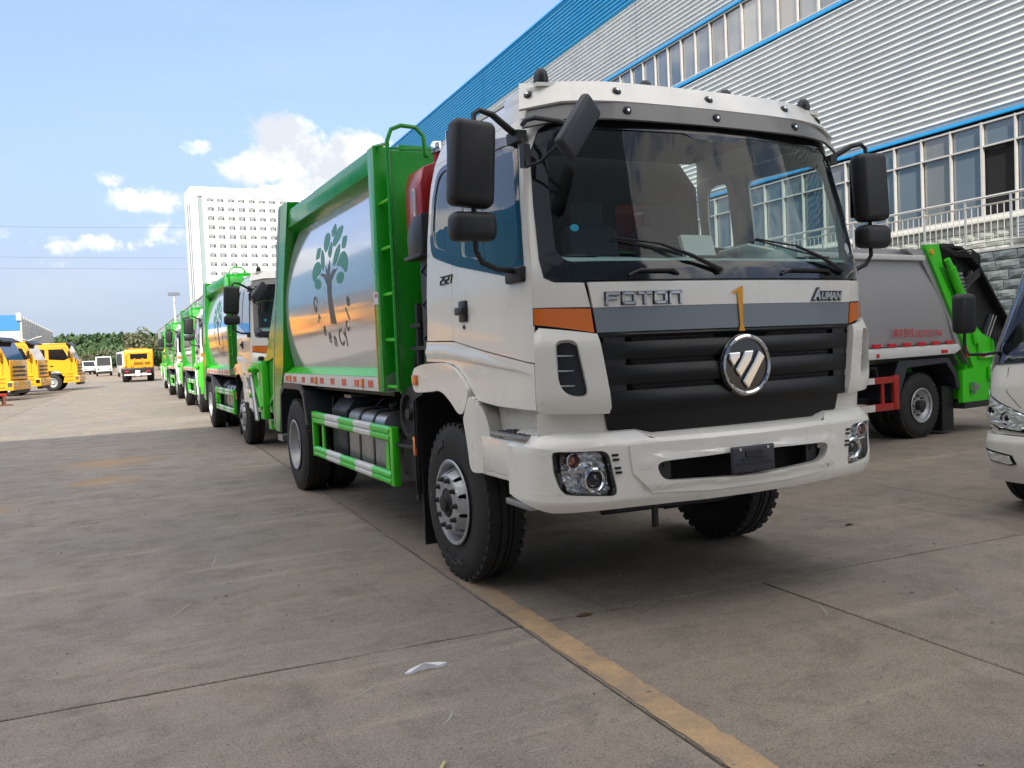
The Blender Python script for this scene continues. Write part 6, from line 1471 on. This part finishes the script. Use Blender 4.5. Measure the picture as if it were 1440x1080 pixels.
# ================================================================ woods
def leafmat(name, c1, c2):
    m = bpy.data.materials.new(name); m.use_nodes = True; t = m.node_tree; b = t.nodes['Principled BSDF']
    g = t.nodes.new('ShaderNodeNewGeometry'); n = t.nodes.new('ShaderNodeTexNoise'); n.inputs['Scale'].default_value = .35; n.inputs['Detail'].default_value = 5; t.links.new(g.outputs['Position'], n.inputs['Vector'])
    n2 = t.nodes.new('ShaderNodeTexWhiteNoise'); t.links.new(g.outputs['Random Per Island'], n2.inputs['Vector'])
    f = mth(t, 'ADD', mth(t, 'MULTIPLY', n.outputs[0], .9), mth(t, 'MULTIPLY', g.outputs['Random Per Island'], .4)); f = mth(t, 'SUBTRACT', f, .25, clamp=True)
    mx = t.nodes.new('ShaderNodeMixRGB'); t.links.new(f, mx.inputs[0]); mx.inputs[1].default_value = (*c1, 1); mx.inputs[2].default_value = (*c2, 1)
    t.links.new(mx.outputs[0], b.inputs['Base Color']); b.inputs['Roughness'].default_value = .8; b.inputs['Specular IOR Level'].default_value = .2
    return m
M_fol = [leafmat('dark foliage', (.035, .070, .03), (.085, .13, .055)), leafmat('fresh foliage', (.07, .115, .035), (.16, .22, .075)), leafmat('olive foliage', (.09, .10, .055), (.18, .185, .11))]
M_bark = mat('bark', (.07, .055, .04), .9)
def crown_mesh(seed, n, rx, rz, m, leaf=.32):
    rn = random.Random(seed); s = MB(); cl = []
    for _ in range(26):
        while True:
            p = Vector((rn.uniform(-1, 1), rn.uniform(-1, 1), rn.uniform(-1, 1)))
            if p.length < 1: break
        cl.append((Vector((p.x*rx*.8, p.y*rx*.8, p.z*rz*.8)), rn.uniform(.22, .42)*rx))
    for _ in range(n):
        c, r_ = rn.choice(cl); d = Vector((rn.gauss(0, 1), rn.gauss(0, 1), rn.gauss(0, 1))).normalized()*r_*rn.uniform(.75, 1.08); p = c+d
        a = Vector((rn.gauss(0, 1), rn.gauss(0, 1), rn.gauss(0, 1))).normalized(); q = a.orthogonal().normalized(); w = a.cross(q); l = leaf*rn.uniform(.6, 1.3)
        s.add([p-q*l-w*l*.6, p+q*l-w*l*.3, p+q*l*.6+w*l, p-q*l*.5+w*l*.8], [(0, 1, 2, 3)])
    me = bpy.data.meshes.new('crown'); me.from_pydata(s.v, [], s.f); me.materials.append(m); return me
protos = []
for k in range(6):
    protos.append(crown_mesh(k, 2600, 3.6+.3*(k % 3), 3.2+.5*(k % 2), M_fol[k % 3], .34))
trunkm = MB().tube([(0, 0, 0), (.1, 0, 2.0), (-.1, .1, 4.2)], [.26, .2, .12], 7).tube([(0, 0, 2.2), (1.2, .3, 4.0)], [.12, .06], 5).tube([(0, 0, 2.4), (-1.2, -.4, 4.3)], [.12, .06], 5)
t0 = trunkm.build('trunk', M_bark, None); trunk_me = t0.data; bpy.data.objects.remove(t0)
rt = random.Random(11); ti = 0
desc = ['dark', 'fresh green', 'olive']
ORD = ['first', 'second', 'third', 'fourth', 'fifth', 'sixth', 'seventh', 'eighth', 'ninth', 'tenth', 'eleventh', 'twelfth', 'thirteenth', 'fourteenth', 'fifteenth', 'sixteenth', 'seventeenth', 'eighteenth', 'nineteenth', 'twentieth', 'twenty-first', 'twenty-second', 'twenty-third', 'twenty-fourth', 'twenty-fifth']
def tree(x, y, sc_, k, label=None, grp='trees at the far end of the yard', lift=0):
    T = thing('broadleaf_tree', label or desc[k % 3]+' leafy tree in the belt at the far end of the yard', 'tree', (x, y, lift), rt.random()*6, grp); T.scale = (sc_, sc_, sc_*rt.uniform(.9, 1.15))
    o = bpy.data.objects.new('trunk', trunk_me); COL.objects.link(o); o.parent = T
    o = bpy.data.objects.new('crown', protos[k % 6]); COL.objects.link(o); o.parent = T; o.location = (0, 0, 5.6)
    return T
# front belt, 165-200 m away, between the shed and the truck row
x = -12
q_ = 0
while x < 26:
    kk = rt.randrange(6); tree(x+rt.uniform(-.5, .5), 178+rt.uniform(-8, 14), rt.uniform(.30, .46), kk, ORD[q_]+' tree from the left in the low front belt, '+desc[kk % 3]+' leaves'); x += 1.7; q_ += 1
x = -14
q_ = 0
while x < 34:
    kk = rt.randrange(6); tree(x+rt.uniform(-1, 1), 225+rt.uniform(-10, 14), rt.uniform(.48, .66), kk, ORD[q_]+' tree from the left in the taller rear belt, '+desc[kk % 3]+' leaves'); x += 3.0; q_ += 1
tp = CAM+ray(199, 500)*172
tree(tp.x, tp.y, .86, 2, 'large round olive tree rising above the yellow flatbed', None)
tp = CAM+ray(212, 505)*165
tree(tp.x, tp.y, .55, 0, 'smaller dark tree right beside the round olive tree', None)
# ridge
hg = MB(); nx = 60
for i in range(nx+1):
    x = -420+i*18; h = 9.0+2.0*math.sin(i*.31)+1.2*math.sin(i*.83+1)
    hg.v += [(x, 330, -.03), (x, 380, h*.6), (x, 440, h), (x, 520, h*1.05), (x, 640, -.03)]
for i in range(nx):
    for j in range(4): a = i*5+j; hg.f.append((a, a+5, a+6, a+1))
tag(hg.build('hills', mat('wooded hill ground', (.045, .06, .03), .9, var=.3, vscale=.1), None), kind='structure')
wd = MB(); rw = random.Random(5)
for k in range(26000):
    x = rw.uniform(-130, 110); y = rw.uniform(335, 520); i = (x+420)/18; h = 9.0+2.0*math.sin(i*.31)+1.2*math.sin(i*.83+1)
    zt = float(np.interp(y, [330, 380, 440, 520], [0, h*.6, h, h*1.05])); d = rw.random()
    p = Vector((x, y, zt+rw.uniform(0, 3.6)*(.6+.6*math.sin(x*.5+y*.2)**2)))
    a = Vector((rw.gauss(0, 1), rw.gauss(0, 1), rw.gauss(0, 1))).normalized(); q = a.orthogonal().normalized(); w = a.cross(q); l = rw.uniform(.7, 1.5)
    wd.add([p-q*l-w*l*.6, p+q*l-w*l*.3, p+q*l*.6+w*l, p-q*l*.5+w*l*.8], [(0, 1, 2, 3)])
me = bpy.data.meshes.new('far_wood'); me.from_pydata(wd.v, [], wd.f); me.materials.append(M_fol[0]); o = bpy.data.objects.new('far_wood', me); COL.objects.link(o)
tag(o, 'dark wooded ridge along the horizon behind the yard', None, kind='stuff')
